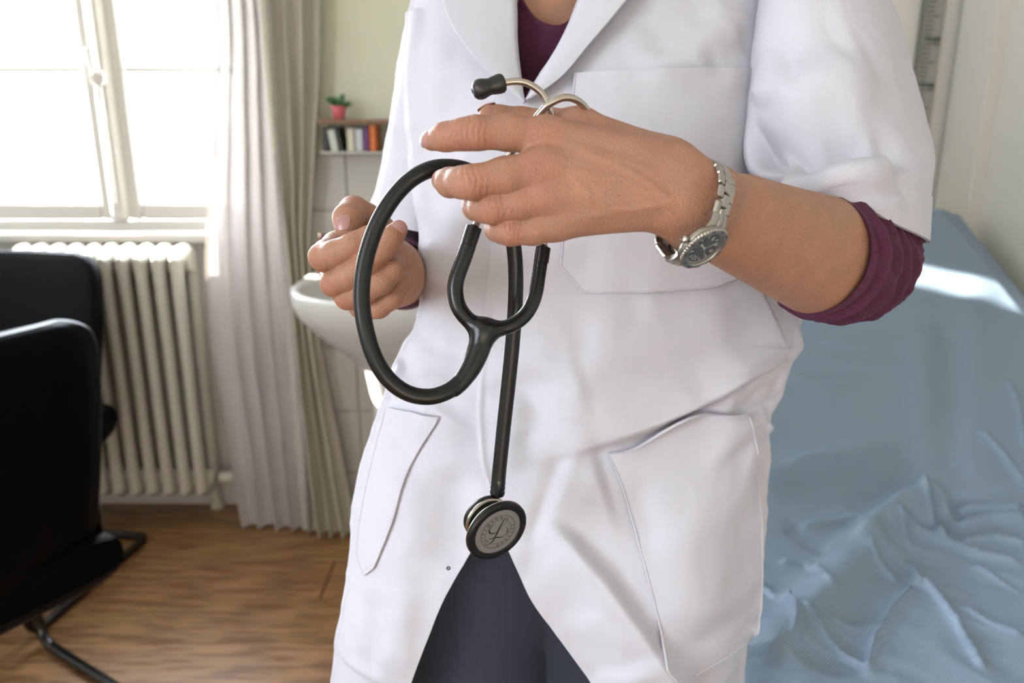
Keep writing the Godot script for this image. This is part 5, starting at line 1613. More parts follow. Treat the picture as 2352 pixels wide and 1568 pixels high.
		[Vector3(0.1098, 0.6982, -0.6066), Vector3(0.1159, 0.6972, -0.6077), Vector3(0.1283, 0.6948, -0.6103), Vector3(0.1474, 0.6903, -0.6153), Vector3(0.1694, 0.6834, -0.6229), Vector3(0.1906, 0.6746, -0.6326), Vector3(0.2086, 0.6642, -0.644), Vector3(0.2224, 0.6526, -0.6568), Vector3(0.2302, 0.6405, -0.6701), Vector3(0.2134, 0.5859, -0.73), Vector3(0.1255, 0.5478, -0.772), Vector3(0.0208, 0.5314, -0.79), Vector3(-0.0839, 0.5478, -0.772), Vector3(-0.1718, 0.5859, -0.73), Vector3(-0.1886, 0.6405, -0.6701), Vector3(-0.1838, 0.6496, -0.6601), Vector3(-0.1756, 0.6582, -0.6506), Vector3(-0.1618, 0.6673, -0.6406), Vector3(-0.1466, 0.6743, -0.6329), Vector3(-0.1307, 0.68, -0.6267), Vector3(-0.1197, 0.6836, -0.6226), Vector3(-0.1153, 0.685, -0.6212)],
		[Vector3(0.1534, 0.6168, -0.6233), Vector3(0.1576, 0.6155, -0.6246), Vector3(0.1659, 0.6126, -0.6275), Vector3(0.1788, 0.6075, -0.6325), Vector3(0.1938, 0.6003, -0.6395), Vector3(0.2082, 0.5917, -0.648), Vector3(0.2206, 0.582, -0.6576), Vector3(0.2302, 0.5713, -0.668), Vector3(0.2359, 0.5605, -0.6787), Vector3(0.2185, 0.503, -0.7353), Vector3(0.1267, 0.4628, -0.7749), Vector3(0.0174, 0.4456, -0.7919), Vector3(-0.0918, 0.4628, -0.7749), Vector3(-0.1836, 0.503, -0.7353), Vector3(-0.201, 0.5605, -0.6787), Vector3(-0.1968, 0.5697, -0.6697), Vector3(-0.1898, 0.5784, -0.6611), Vector3(-0.1783, 0.5877, -0.6519), Vector3(-0.1656, 0.5949, -0.6449), Vector3(-0.1525, 0.601, -0.6389), Vector3(-0.1433, 0.605, -0.6349), Vector3(-0.1397, 0.6065, -0.6334)]]
	var nu := 330
	var nv := 330
	var g := loft(rows, nu, nv)
	var n := grid_normals(g, nu, nv, false, false)
	if n[(nv / 2) * nu + 40].z < 0.0:
		for k in n.size():
			n[k] = -n[k]
	var folds := [
		fold([Vector2(0.2713, 1.0683), Vector2(0.2437, 1.0474), Vector2(0.2002, 1.0336), Vector2(0.1586, 1.0176), Vector2(0.1202, 1.0017), Vector2(0.0753, 0.9871), Vector2(0.0089, 0.9682)], 0.007, 0.085, 0.017, 0.4, 0.25),
		fold([Vector2(0.2733, 1.0469), Vector2(0.2413, 1.0306), Vector2(0.1958, 1.0225), Vector2(0.1549, 1.0103)], 0.03, 0.022, 0.012, 0.1, 0.35),
		fold([Vector2(0.2490, 1.0020), Vector2(0.2103, 1.0024), Vector2(0.1837, 1.0050)], 0.006, 0.014, -0.007, 0.1, 0.3),
		fold([Vector2(0.0939, 0.9776), Vector2(0.0605, 0.9693), Vector2(0.0236, 0.9603)], 0.012, 0.02, -0.005),
		fold([Vector2(0.0181, 0.9230), Vector2(0.0484, 0.9016), Vector2(0.0774, 0.8684), Vector2(0.1040, 0.8284), Vector2(0.1248, 0.7939), Vector2(0.1515, 0.7568)], 0.010, 0.04, 0.020, 0.2, 0.02),
		fold([Vector2(0.0144, 0.9050), Vector2(0.0423, 0.8751), Vector2(0.0729, 0.8300), Vector2(0.1017, 0.7790)], 0.035, 0.03, -0.010, 0.2, 0.1),
		fold([Vector2(0.0089, 0.9228), Vector2(0.0310, 0.9161), Vector2(0.0568, 0.9195), Vector2(0.0828, 0.9332)], 0.03, 0.03, -0.006),
		fold([Vector2(0.0347, 0.9551), Vector2(0.0605, 0.9444), Vector2(0.0828, 0.9510)], 0.035, 0.035, 0.008),
		fold([Vector2(0.1678, 0.9661), Vector2(0.1603, 0.9113), Vector2(0.1665, 0.8510), Vector2(0.1830, 0.8019)], 0.05, 0.06, 0.010),
		fold([Vector2(0.2346, 0.9830), Vector2(0.2247, 0.9496), Vector2(0.2328, 0.8957)], 0.010, 0.012, -0.006),
		fold([Vector2(-0.0547, 0.9648), Vector2(-0.0489, 0.9335), Vector2(-0.0451, 0.8979), Vector2(-0.0510, 0.8668)], 0.02, 0.03, -0.009),
		fold([Vector2(-0.0820, 0.9611), Vector2(-0.0917, 0.9090), Vector2(-0.1065, 0.8562), Vector2(-0.1201, 0.8039), Vector2(-0.1308, 0.7484)], 0.03, 0.03, 0.008, 0.2, 0.05),
		fold([Vector2(-0.1080, 1.0235), Vector2(-0.0870, 1.0165), Vector2(-0.0587, 1.0000), Vector2(-0.0320, 0.9812)], 0.008, 0.03, 0.006, 0.1, 0.3),
		fold([Vector2(-0.1200, 1.0020), Vector2(-0.0952, 1.0094), Vector2(-0.0725, 1.0052)], 0.006, 0.012, -0.005),
		fold([Vector2(-0.0744, 1.1486), Vector2(-0.0680, 1.1271), Vector2(-0.0668, 1.0973)], 0.012, 0.012, 0.007),
		fold([Vector2(-0.0792, 1.0866), Vector2(-0.0595, 1.0664), Vector2(-0.0397, 1.0480), Vector2(-0.0283, 1.0241)], 0.02, 0.02, -0.006),
		fold([Vector2(-0.0284, 1.0736), Vector2(-0.0171, 1.0534), Vector2(-0.0133, 1.0251)], 0.03, 0.02, 0.004),
		fold([Vector2(-0.0169, 1.1471), Vector2(-0.0209, 1.0884), Vector2(-0.0253, 1.0422), Vector2(-0.0275, 1.0065), Vector2(-0.0238, 0.9639), Vector2(-0.0133, 0.9327)], 0.0035, 0.002, 0.003, 0.02, 0.05),
		fold([Vector2(-0.0875, 1.3473), Vector2(-0.0894, 1.2765), Vector2(-0.0847, 1.2008), Vector2(-0.0742, 1.1563)], 0.006, 0.012, 0.006, 0.02, 0.2),
		fold([Vector2(-0.0636, 1.2941), Vector2(-0.0668, 1.2206), Vector2(-0.0634, 1.1579)], 0.03, 0.03, -0.004),
		fold([Vector2(-0.0354, 1.2534), Vector2(-0.0335, 1.1967), Vector2(-0.0435, 1.1451)], 0.035, 0.03, 0.004),
		fold([Vector2(0.2195, 1.3414), Vector2(0.1761, 1.3156), Vector2(0.1342, 1.2925), Vector2(0.0958, 1.2778)], 0.018, 0.02, 0.004),
		fold([Vector2(0.2228, 1.3183), Vector2(0.1927, 1.3051), Vector2(0.1579, 1.2929)], 0.014, 0.016, -0.004),
		fold([Vector2(0.1796, 1.3505), Vector2(0.1446, 1.3260), Vector2(0.1082, 1.3030)], 0.018, 0.02, -0.003),
		fold([Vector2(0.2434, 1.3563), Vector2(0.2372, 1.2966), Vector2(0.2273, 1.2384), Vector2(0.2219, 1.1932)], 0.004, 0.010, 0.004, 0.02, 0.1),
		fold([Vector2(0.1963, 1.0876), Vector2(0.1568, 1.0754), Vector2(0.1005, 1.0627), Vector2(0.0455, 1.0520)], 0.025, 0.03, 0.005),
		fold([Vector2(0.2329, 1.0754), Vector2(0.1778, 1.0549), Vector2(0.1121, 1.0332), Vector2(0.0530, 1.0161)], 0.03, 0.035, -0.005),
		fold([Vector2(0.1183, 1.0987), Vector2(0.0818, 1.0846), Vector2(0.0454, 1.0665)], 0.03, 0.03, -0.004),
		fold([Vector2(0.0270, 1.1056), Vector2(0.0198, 1.0694), Vector2(0.0162, 1.0335)], 0.02, 0.02, 0.004),
		fold([Vector2(0.0639, 1.0412), Vector2(0.0382, 1.0340), Vector2(0.0162, 1.0156)], 0.025, 0.03, 0.005),
		fold([Vector2(0.2328, 0.9889), Vector2(0.2021, 0.9844), Vector2(0.1760, 0.9686), Vector2(0.1599, 0.9449)], 0.008, 0.012, 0.005, 0.1, 0.4),
		fold([Vector2(0.2389, 0.9785), Vector2(0.2191, 0.9631), Vector2(0.2137, 0.9334)], 0.006, 0.010, 0.006, 0.1, 0.4),
		fold([Vector2(0.2422, 1.0182), Vector2(0.2188, 1.0183), Vector2(0.1963, 1.0091)], 0.006, 0.008, -0.005, 0.1, 0.4),
		fold([Vector2(0.2465, 1.0373), Vector2(0.2093, 1.0276), Vector2(0.1747, 1.0198)], 0.006, 0.012, -0.004, 0.1, 0.4),
		fold([Vector2(0.2652, 1.0586), Vector2(0.2262, 1.0560), Vector2(0.1824, 1.0467), Vector2(0.1426, 1.0426)], 0.010, 0.014, 0.005, 0.1, 0.4),
		fold([Vector2(-0.1103, 1.0191), Vector2(-0.0830, 1.0243), Vector2(-0.0512, 1.0362)], 0.008, 0.012, 0.005, 0.1, 0.4),
		fold([Vector2(-0.1037, 1.0317), Vector2(-0.0797, 1.0523), Vector2(-0.0635, 1.0657)], 0.008, 0.010, -0.005, 0.1, 0.4),
		fold([Vector2(-0.0857, 1.0684), Vector2(-0.0682, 1.0820), Vector2(-0.0439, 1.0878)], 0.008, 0.010, 0.004, 0.1, 0.4),
		fold([Vector2(-0.1169, 0.9875), Vector2(-0.0986, 0.9792), Vector2(-0.0860, 0.9604)], 0.008, 0.012, -0.004, 0.1, 0.4),
		fold([Vector2(0.0052, 1.0260), Vector2(0.0015, 0.9901), Vector2(-0.0059, 0.9542)], 0.014, 0.018, 0.006),
		fold([Vector2(0.0235, 1.0517), Vector2(0.0199, 1.0085), Vector2(0.0052, 0.9688)], 0.014, 0.018, -0.005),
		fold([Vector2(0.0373, 1.1981), Vector2(0.0447, 1.1632), Vector2(0.0414, 1.1204)], 0.012, 0.015, 0.003),
		fold([Vector2(-0.0647, 1.3287), Vector2(-0.0713, 1.2757), Vector2(-0.0731, 1.2277)], 0.014, 0.018, 0.004),
		fold([Vector2(0.1015, 0.9539), Vector2(0.1130, 0.9243), Vector2(0.1171, 0.8910)], 0.010, 0.014, -0.004),
		fold([Vector2(0.1362, 0.9221), Vector2(0.1449, 0.8757), Vector2(0.1599, 0.8224)], 0.020, 0.025, 0.005),
		fold([Vector2(0.1987, 0.9299), Vector2(0.2050, 0.8771), Vector2(0.2037, 0.8263)], 0.016, 0.02, -0.005),
		fold([Vector2(-0.1150, 0.8458), Vector2(-0.1200, 0.8080), Vector2(-0.1308, 0.7484)], 0.010, 0.012, -0.005),
		fold([Vector2(-0.0861, 0.8612), Vector2(-0.0949, 0.8152), Vector2(-0.1008, 0.7579)], 0.012, 0.016, 0.005),
		fold([Vector2(0.0575, 0.8472), Vector2(0.0847, 0.8165), Vector2(0.1062, 0.7656)], 0.012, 0.016, 0.006),
	]
	var soft := FastNoiseLite.new()
	soft.seed = 9
	var crimp := FastNoiseLite.new()
	crimp.seed = 33
	crimp.frequency = 11.0
	crimp.fractal_octaves = 2
	soft.frequency = 9.0
	soft.fractal_octaves = 2
	for k in g.size():
		var q := g[k]
		var front := smoothstep(-0.05, 0.35, n[k].z)
		var e := 0.0016 * soft.get_noise_3dv(q) + 0.0006 * soft.get_noise_3dv(q * 3.1) + 0.0005 * (1.0 - absf(crimp.get_noise_3d(q.x * 1.3, q.y * 2.2, q.z)) * 3.0)
		if front > 0.0:
			e += front * fold_depth(Vector2(q.x, q.y), folds)
		g[k] = q + n[k] * e
	var flip := grid_normals(g, nu, nv, false, false)[(nv / 2) * nu + 40].z < 0.0
	# remember where the front of the coat lies, for the pockets
	for k in g.size():
		if n[k].z > 0.05:
			var key := Vector2i(roundi(g[k].x / 0.004), roundi(g[k].y / 0.004))
			if not coat_height.has(key) or coat_height[key] < g[k].z:
				coat_height[key] = g[k].z
	var coat := obj("lab_coat", sheet(g, nu, nv, false, flip, 0.0011), M.coat, parent, Vector3.ZERO, "white twill lab coat with lapels and pockets")
	# pockets
	pocket(coat, [Vector2(0.0520, 1.2856), Vector2(0.1340, 1.2896), Vector2(0.2345, 1.2924)], [Vector2(0.0480, 1.2395), Vector2(0.1282, 1.2394), Vector2(0.2314, 1.2382)], [Vector2(0.0419, 1.1490), Vector2(0.1209, 1.1488), Vector2(0.2098, 1.1441)], [Vector2(0.0403, 1.1326), Vector2(0.0596, 1.1105), Vector2(0.1143, 1.1118), Vector2(0.1714, 1.1147), Vector2(0.2085, 1.1255)], 0.0038, 0.006)
	pocket(coat, [Vector2(0.0820, 0.9754), Vector2(0.1059, 0.9825), Vector2(0.1429, 1.0046), Vector2(0.1754, 1.0046), Vector2(0.2078, 1.0000)], [Vector2(0.0966, 0.9394), Vector2(0.1244, 0.9433), Vector2(0.1559, 0.9454), Vector2(0.1894, 0.9436), Vector2(0.2237, 0.9378)], [Vector2(0.1259, 0.8359), Vector2(0.1469, 0.8318), Vector2(0.1721, 0.8281), Vector2(0.1995, 0.8211), Vector2(0.2337, 0.8014)], [Vector2(0.1342, 0.7912), Vector2(0.1576, 0.7607), Vector2(0.1812, 0.7680), Vector2(0.2061, 0.7719), Vector2(0.2292, 0.7709)], 0.0028, 0.005)
	pocket(coat, [Vector2(-0.1140, 0.9984), Vector2(-0.0993, 1.0016), Vector2(-0.0805, 1.0032), Vector2(-0.0626, 1.0027)], [Vector2(-0.1290, 0.9418), Vector2(-0.1160, 0.9466), Vector2(-0.1040, 0.9499), Vector2(-0.0916, 0.9526)], [Vector2(-0.1390, 0.8932), Vector2(-0.1288, 0.9001), Vector2(-0.1172, 0.9062), Vector2(-0.1053, 0.9096)], [Vector2(-0.1416, 0.8680), Vector2(-0.1375, 0.8605), Vector2(-0.1336, 0.8544), Vector2(-0.1231, 0.8659)], 0.0026, 0.003)
	# placket edge and stitching
	stitch(coat, [Vector2(0.0892, 1.2867), Vector2(0.0876, 1.2395), Vector2(0.0832, 1.1877), Vector2(0.0790, 1.1492), Vector2(0.0748, 1.1153)])
	stitch(coat, [Vector2(0.0545, 1.2841), Vector2(0.0509, 1.2395), Vector2(0.0448, 1.1504), Vector2(0.0431, 1.1340), Vector2(0.0611, 1.1134), Vector2(0.1143, 1.1146), Vector2(0.1714, 1.1176)])
	stitch(coat, [Vector2(0.0842, 0.9725), Vector2(0.0989, 0.9392), Vector2(0.1148, 0.8893), Vector2(0.1287, 0.8355), Vector2(0.1365, 0.7935), Vector2(0.1582, 0.7653), Vector2(0.2057, 0.7765)])
	stitch(coat, [Vector2(-0.0649, 1.0010), Vector2(-0.0817, 0.9747), Vector2(-0.0940, 0.9507), Vector2(-0.1045, 0.9149), Vector2(-0.1244, 0.8689), Vector2(-0.1331, 0.8581)])
	# lapels
	lapel(coat, [Vector3(0.0039, 1.4072, -0.7838), Vector3(0.0042, 1.3714, -0.7612), Vector3(0.0045, 1.3403, -0.7401), Vector3(0.0051, 1.31, -0.716), Vector3(0.0073, 1.2848, -0.6995), Vector3(0.0111, 1.2609, -0.6834)], [Vector3(-0.0646, 1.4072, -0.7838), Vector3(-0.0625, 1.3709, -0.758), Vector3(-0.0557, 1.335, -0.7302), Vector3(-0.0416, 1.3096, -0.7106), Vector3(-0.0209, 1.2863, -0.6958), Vector3(0.0096, 1.2588, -0.6813)], 0.004)
	lapel(coat, [Vector3(0.0763, 1.4072, -0.7838), Vector3(0.0633, 1.3637, -0.757), Vector3(0.0508, 1.3333, -0.7339), Vector3(0.04, 1.3117, -0.7154), Vector3(0.026, 1.2882, -0.6984), Vector3(0.0107, 1.2623, -0.6828)], [Vector3(0.1366, 1.4058, -0.7772), Vector3(0.1109, 1.3624, -0.7483), Vector3(0.0846, 1.3299, -0.7246), Vector3(0.0633, 1.3059, -0.7075), Vector3(0.0403, 1.28, -0.6919), Vector3(0.0136, 1.2616, -0.6821)], 0.003)
	# sleeves
	sleeve(coat)
	button(coat, Vector3(-0.0536, 0.8843, -0.5953), Vector3(0, 0.2706, 0.9627))


func front_of_coat(p: Vector2) -> float:
	var gx := p.x / 0.004
	var gy := p.y / 0.004
	var sum := 0.0
	var weight := 0.0
	for dy in range(-2, 3):
		for dx in range(-2, 3):
			var key := Vector2i(roundi(gx) + dx, roundi(gy) + dy)
			if coat_height.has(key):
				var w := exp(-(Vector2(key) - Vector2(gx, gy)).length_squared() * 0.6)
				sum += w * coat_height[key]
				weight += w
	return sum / weight if weight > 0.0 else -0.66


func pocket(parent: Node3D, top: Array, upper: Array, lower: Array, bottom: Array, off: float, lip: float) -> void:
	# a patch lying on the coat, its top edge standing open a little
	var nu := 60
	var nv := 60
	var lines := [top, upper, lower, bottom]
	var g := PackedVector3Array()
	for j in nv:
		var t := float(j) / (nv - 1)
		for i in nu:
			var s := float(i) / (nu - 1)
			var pts := []
			for line in lines:
				pts.append(spline(line, s * (line.size() - 1)) if line != bottom else straight(line, s))
			var q: Vector2 = spline(pts, t * 3.0)
			var edge := minf(minf(s, 1.0 - s) * 4.0, (1.0 - t) * 4.0)
			g.append(Vector3(q.x, q.y, front_of_coat(q) + off + lip * pow(1.0 - t, 6.0) * minf(1.0, edge) + 0.0006 * minf(1.0, edge)))
	var flip := grid_normals(g, nu, nv, false, false)[nu * 30 + 30].z < 0.0
	var patch := obj("pocket", sheet(g, nu, nv, false, flip, 0.0022), M.coat, parent)
	# the turned-in edge: a slightly proud cord down both sides and along the bottom
	var rim := []
	for j in range(0, nv, 3):
		rim.append(g[j * nu])
	for i in range(1, nu, 2):
		rim.append(g[(nv - 1) * nu + i])
	for j in range(nv - 1, -1, -3):
		rim.append(g[j * nu + nu - 1])
	obj("edge", tube(rim, [0.0009], 8, 2), M.coat, patch)


func straight(line: Array, s: float) -> Vector2:
	var t := s * (line.size() - 1)
	var k := mini(int(t), line.size() - 2)
	return line[k].lerp(line[k + 1], t - k)


func stitch(parent: Node3D, line: Array) -> void:
	# a run of little thread stitches sewn into the cloth
	var parts := []
	var bead := BoxMesh.new()
	bead.size = Vector3(0.0004, 0.0022, 0.0004)
	for k in line.size() - 1:
		var a: Vector2 = line[k]
		var b: Vector2 = line[k + 1]
		var count := int(a.distance_to(b) / 0.0034)
		for i in count:
			var q := a.lerp(b, (i + 0.5) / count)
			var d := (b - a).normalized()
			parts.append([bead, Transform3D(frame_of(Vector3(d.x, d.y, 0), Vector3(0, 0, 1)), Vector3(q.x, q.y, front_of_coat(q) + 0.0026))])
	if parts.is_empty():
		return
	var o := obj("stitching", joined(parts), M.thread, parent)
	o.set_meta("kind", "stuff")


func lapel(parent: Node3D, roll: Array, edge: Array, lift: float) -> void:
	var nu := 36
	var nv := 70
	var g := PackedVector3Array()
	var toward := Vector3(0, 0.2706, 0.9627)
	for j in nv:
		var t := float(j) / (nv - 1) * (roll.size() - 1)
		var a: Vector3 = spline(roll, t)
		var b: Vector3 = spline(edge, t)
		for i in nu:
			var s := float(i) / (nu - 1)
			# rolls over the fold, then lies flat, its edge a little proud
			var roundness := sqrt(maxf(0.0, 1.0 - pow(1.0 - minf(s / 0.10, 1.0), 2.0)))
			g.append(a.lerp(b, s) + toward * (roundness * 0.006 + lift * s * s + 0.003 * sin(PI * s)))
	var flip := grid_normals(g, nu, nv, false, false)[nu * 30 + 18].z < 0.0
	obj("lapel", sheet(g, nu, nv, false, flip, 0.0022), M.coat, parent)


func sleeve(parent: Node3D) -> void:
	# left sleeve, wide, its hem gathered on the forearm
	var rows := []
	for r in [
		[Vector3(0.2191, 1.453, -0.8673), Vector3(0.2171, 1.4516, -0.8565), Vector3(0.2188, 1.4516, -0.8565), Vector3(0.2205, 1.4508, -0.8563), Vector3(0.2242, 1.4525, -0.8672)],
		[Vector3(0.2342, 1.4398, -0.8428), Vector3(0.2298, 1.4362, -0.8002), Vector3(0.2479, 1.4347, -0.7894), Vector3(0.277, 1.426, -0.7974), Vector3(0.3088, 1.4281, -0.8499)],
		[Vector3(0.2316, 1.3792, -0.8102), Vector3(0.2265, 1.3736, -0.7536), Vector3(0.2548, 1.3736, -0.7328), Vector3(0.3031, 1.3696, -0.7504), Vector3(0.3482, 1.3769, -0.8199)],
		[Vector3(0.2245, 1.3388, -0.7884), Vector3(0.2214, 1.3324, -0.7316), Vector3(0.2567, 1.3329, -0.7068), Vector3(0.3136, 1.3321, -0.7294), Vector3(0.3631, 1.3386, -0.804)],
		[Vector3(0.2163, 1.2918, -0.7648), Vector3(0.2132, 1.2889, -0.711), Vector3(0.254, 1.2904, -0.6782), Vector3(0.3172, 1.292, -0.7057), Vector3(0.3721, 1.2969, -0.787)],
		[Vector3(0.2094, 1.2499, -0.7427), Vector3(0.2077, 1.2499, -0.6938), Vector3(0.251, 1.2532, -0.6553), Vector3(0.3214, 1.2551, -0.6849), Vector3(0.3783, 1.2556, -0.7651)],
		[Vector3(0.205, 1.222, -0.7245), Vector3(0.2047, 1.222, -0.6798), Vector3(0.2479, 1.2304, -0.6364), Vector3(0.3236, 1.2294, -0.6673), Vector3(0.3823, 1.2212, -0.745)],
		[Vector3(0.2074, 1.2042, -0.709), Vector3(0.2063, 1.2053, -0.6647), Vector3(0.2439, 1.2167, -0.6139), Vector3(0.3097, 1.2124, -0.6334), Vector3(0.3586, 1.2041, -0.6934)],
		[Vector3(0.2186, 1.1976, -0.6968), Vector3(0.2182, 1.1977, -0.6501), Vector3(0.2439, 1.2069, -0.6028), Vector3(0.2951, 1.2006, -0.6135), Vector3(0.3473, 1.1854, -0.6695)],
		[Vector3(0.2265, 1.1948, -0.6856), Vector3(0.2276, 1.1934, -0.6406), Vector3(0.2463, 1.1984, -0.5983), Vector3(0.2879, 1.1878, -0.6016), Vector3(0.3396, 1.1695, -0.6526)],
		[Vector3(0.234, 1.1928, -0.6799), Vector3(0.2355, 1.1909, -0.6378), Vector3(0.2487, 1.1893, -0.5937), Vector3(0.2827, 1.1736, -0.5935), Vector3(0.3347, 1.1533, -0.6397)]]:
		var ring: Array = r.duplicate()
		var left: Vector3 = r[0]
		var right: Vector3 = r[4]
		var deep := Vector3(0, -0.2706, -0.9627)
		var far := minf(1.0, left.distance_to(right) / 0.1)
		ring.append(right.lerp(left, 0.2) + deep * 0.05 * far)
		ring.append(right.lerp(left, 0.55) + deep * 0.065 * far)
		ring.append(right.lerp(left, 0.85) + deep * 0.045 * far)
		rows.append(ring)
	var nu := 180
	var nv := 150
	var g := loft(rows, nu, nv, true)
	var n := grid_normals(g, nu, nv, true, false)
	if n[(nv / 2) * nu + int(nu * 0.28)].z < 0.0:
		for k in n.size():
			n[k] = -n[k]
	var folds := [
		fold([Vector2(0.2150, 1.1996), Vector2(0.2305, 1.2064), Vector2(0.2545, 1.2144), Vector2(0.2777, 1.2157), Vector2(0.2882, 1.2197)], 0.006, 0.020, 0.0192, 0.1, 0.3),
		fold([Vector2(0.2179, 1.2104), Vector2(0.2386, 1.2182), Vector2(0.2657, 1.2238), Vector2(0.2856, 1.2244)], 0.014, 0.010, -0.0160, 0.15, 0.3),
		fold([Vector2(0.1937, 1.2307), Vector2(0.2191, 1.2499), Vector2(0.2555, 1.2727), Vector2(0.2965, 1.2994)], 0.03, 0.03, 0.0128),
		fold([Vector2(0.1951, 1.2119), Vector2(0.2129, 1.2244), Vector2(0.2413, 1.2402), Vector2(0.2731, 1.2531)], 0.018, 0.02, -0.0128),
		fold([Vector2(0.2107, 1.2994), Vector2(0.2427, 1.3096), Vector2(0.2785, 1.3199)], 0.025, 0.03, -0.0064),
		fold([Vector2(0.3113, 1.2402), Vector2(0.2913, 1.2182), Vector2(0.2823, 1.2027), Vector2(0.2832, 1.1875)], 0.016, 0.018, -0.0080),
		fold([Vector2(0.1882, 1.2088), Vector2(0.1980, 1.2402), Vector2(0.2046, 1.2727)], 0.012, 0.02, -0.0128),
	]
	var soft := FastNoiseLite.new()
	soft.seed = 19
	soft.frequency = 10.0
	for k in g.size():
		var q := g[k]
		var front := smoothstep(-0.05, 0.35, n[k].z)
		var e := 0.0022 * soft.get_noise_3dv(q)
		if front > 0.0:
			e += front * fold_depth(Vector2(q.x, q.y), folds)
		g[k] = q + n[k] * e
	var flip := grid_normals(g, nu, nv, true, false)[(nv / 2) * nu + int(nu * 0.28)].z < 0.0
	obj("sleeve", sheet(g, nu, nv, true, flip, 0.0014), M.coat, parent)
	# hem band of the sleeve
	var band := PackedVector3Array()
	var j0 := int(nv * 0.80)
	for j in range(j0, nv):
		for i in nu:
			var k := j * nu + i
			var c := n[k]
			band.append(g[k] + c * 0.0012)
	obj("sleeve_hem", sheet(band, nu, nv - j0, true, flip, 0.0008), M.coat, parent)
	# right sleeve, seen edge-on behind the chest
	rows = []
	for r in [
		[Vector3(-0.0835, 1.435, -0.883), Vector3(-0.0736, 1.4269, -0.8444), Vector3(-0.0561, 1.4286, -0.8345), Vector3(-0.0409, 1.4304, -0.8609)],
		[Vector3(-0.101, 1.3635, -0.8629), Vector3(-0.092, 1.3581, -0.8219), Vector3(-0.0721, 1.3564, -0.809), Vector3(-0.0494, 1.3606, -0.8413)],
		[Vector3(-0.1097, 1.3256, -0.8523), Vector3(-0.0974, 1.322, -0.8118), Vector3(-0.0783, 1.3209, -0.799), Vector3(-0.0516, 1.3237, -0.8309)],
		[Vector3(-0.1192, 1.2795, -0.8445), Vector3(-0.1062, 1.278, -0.8025), Vector3(-0.0826, 1.2775, -0.7889), Vector3(-0.054, 1.2787, -0.8235)],
		[Vector3(-0.1284, 1.2328, -0.8366), Vector3(-0.114, 1.2336, -0.7952), Vector3(-0.085, 1.234, -0.7798), Vector3(-0.0566, 1.2332, -0.8159)],
		[Vector3(-0.1372, 1.1898, -0.8297), Vector3(-0.122, 1.1919, -0.7887), Vector3(-0.0874, 1.19, -0.7705), Vector3(-0.0569, 1.1871, -0.8081)],
		[Vector3(-0.1452, 1.1644, -0.8277), Vector3(-0.1292, 1.1663, -0.7846), Vector3(-0.0895, 1.1589, -0.7618), Vector3(-0.0551, 1.153, -0.8037)],
		[Vector3(-0.1479, 1.1549, -0.8251), Vector3(-0.1309, 1.1537, -0.7811), Vector3(-0.0886, 1.1454, -0.758), Vector3(-0.0542, 1.1404, -0.8002)]]:
		var ring: Array = r.duplicate()
		var deep := Vector3(0, -0.2706, -0.9627)
		ring.append(r[3] + deep * 0.06)
		ring.append(r[3].lerp(r[0], 0.5) + deep * 0.085)
		ring.append(r[0] + deep * 0.05)
		rows.append(ring)
	g = loft(rows, 110, 80, true)
	n = grid_normals(g, 110, 80, true, false)
	var turned := n[40 * 110 + 28].z < 0.0
	for k in g.size():
		g[k] += n[k] * (0.003 * soft.get_noise_3dv(g[k] * 1.3))
	obj("sleeve", sheet(g, 110, 80, true, turned, 0.0014), M.coat, parent)


func button(parent: Node3D, at: Vector3, out: Vector3) -> void:
	# empty press-stud: a small metal ring left on the edge of the coat
	obj("press_stud", lathe([Vector2(0.0006, 0), Vector2(0.0015, 0), Vector2(0.0018, 0.0006), Vector2(0.0014, 0.0014), Vector2(0.0008, 0.0012), Vector2(0.0006, 0)], at, out, 18), M.dark_steel, parent)


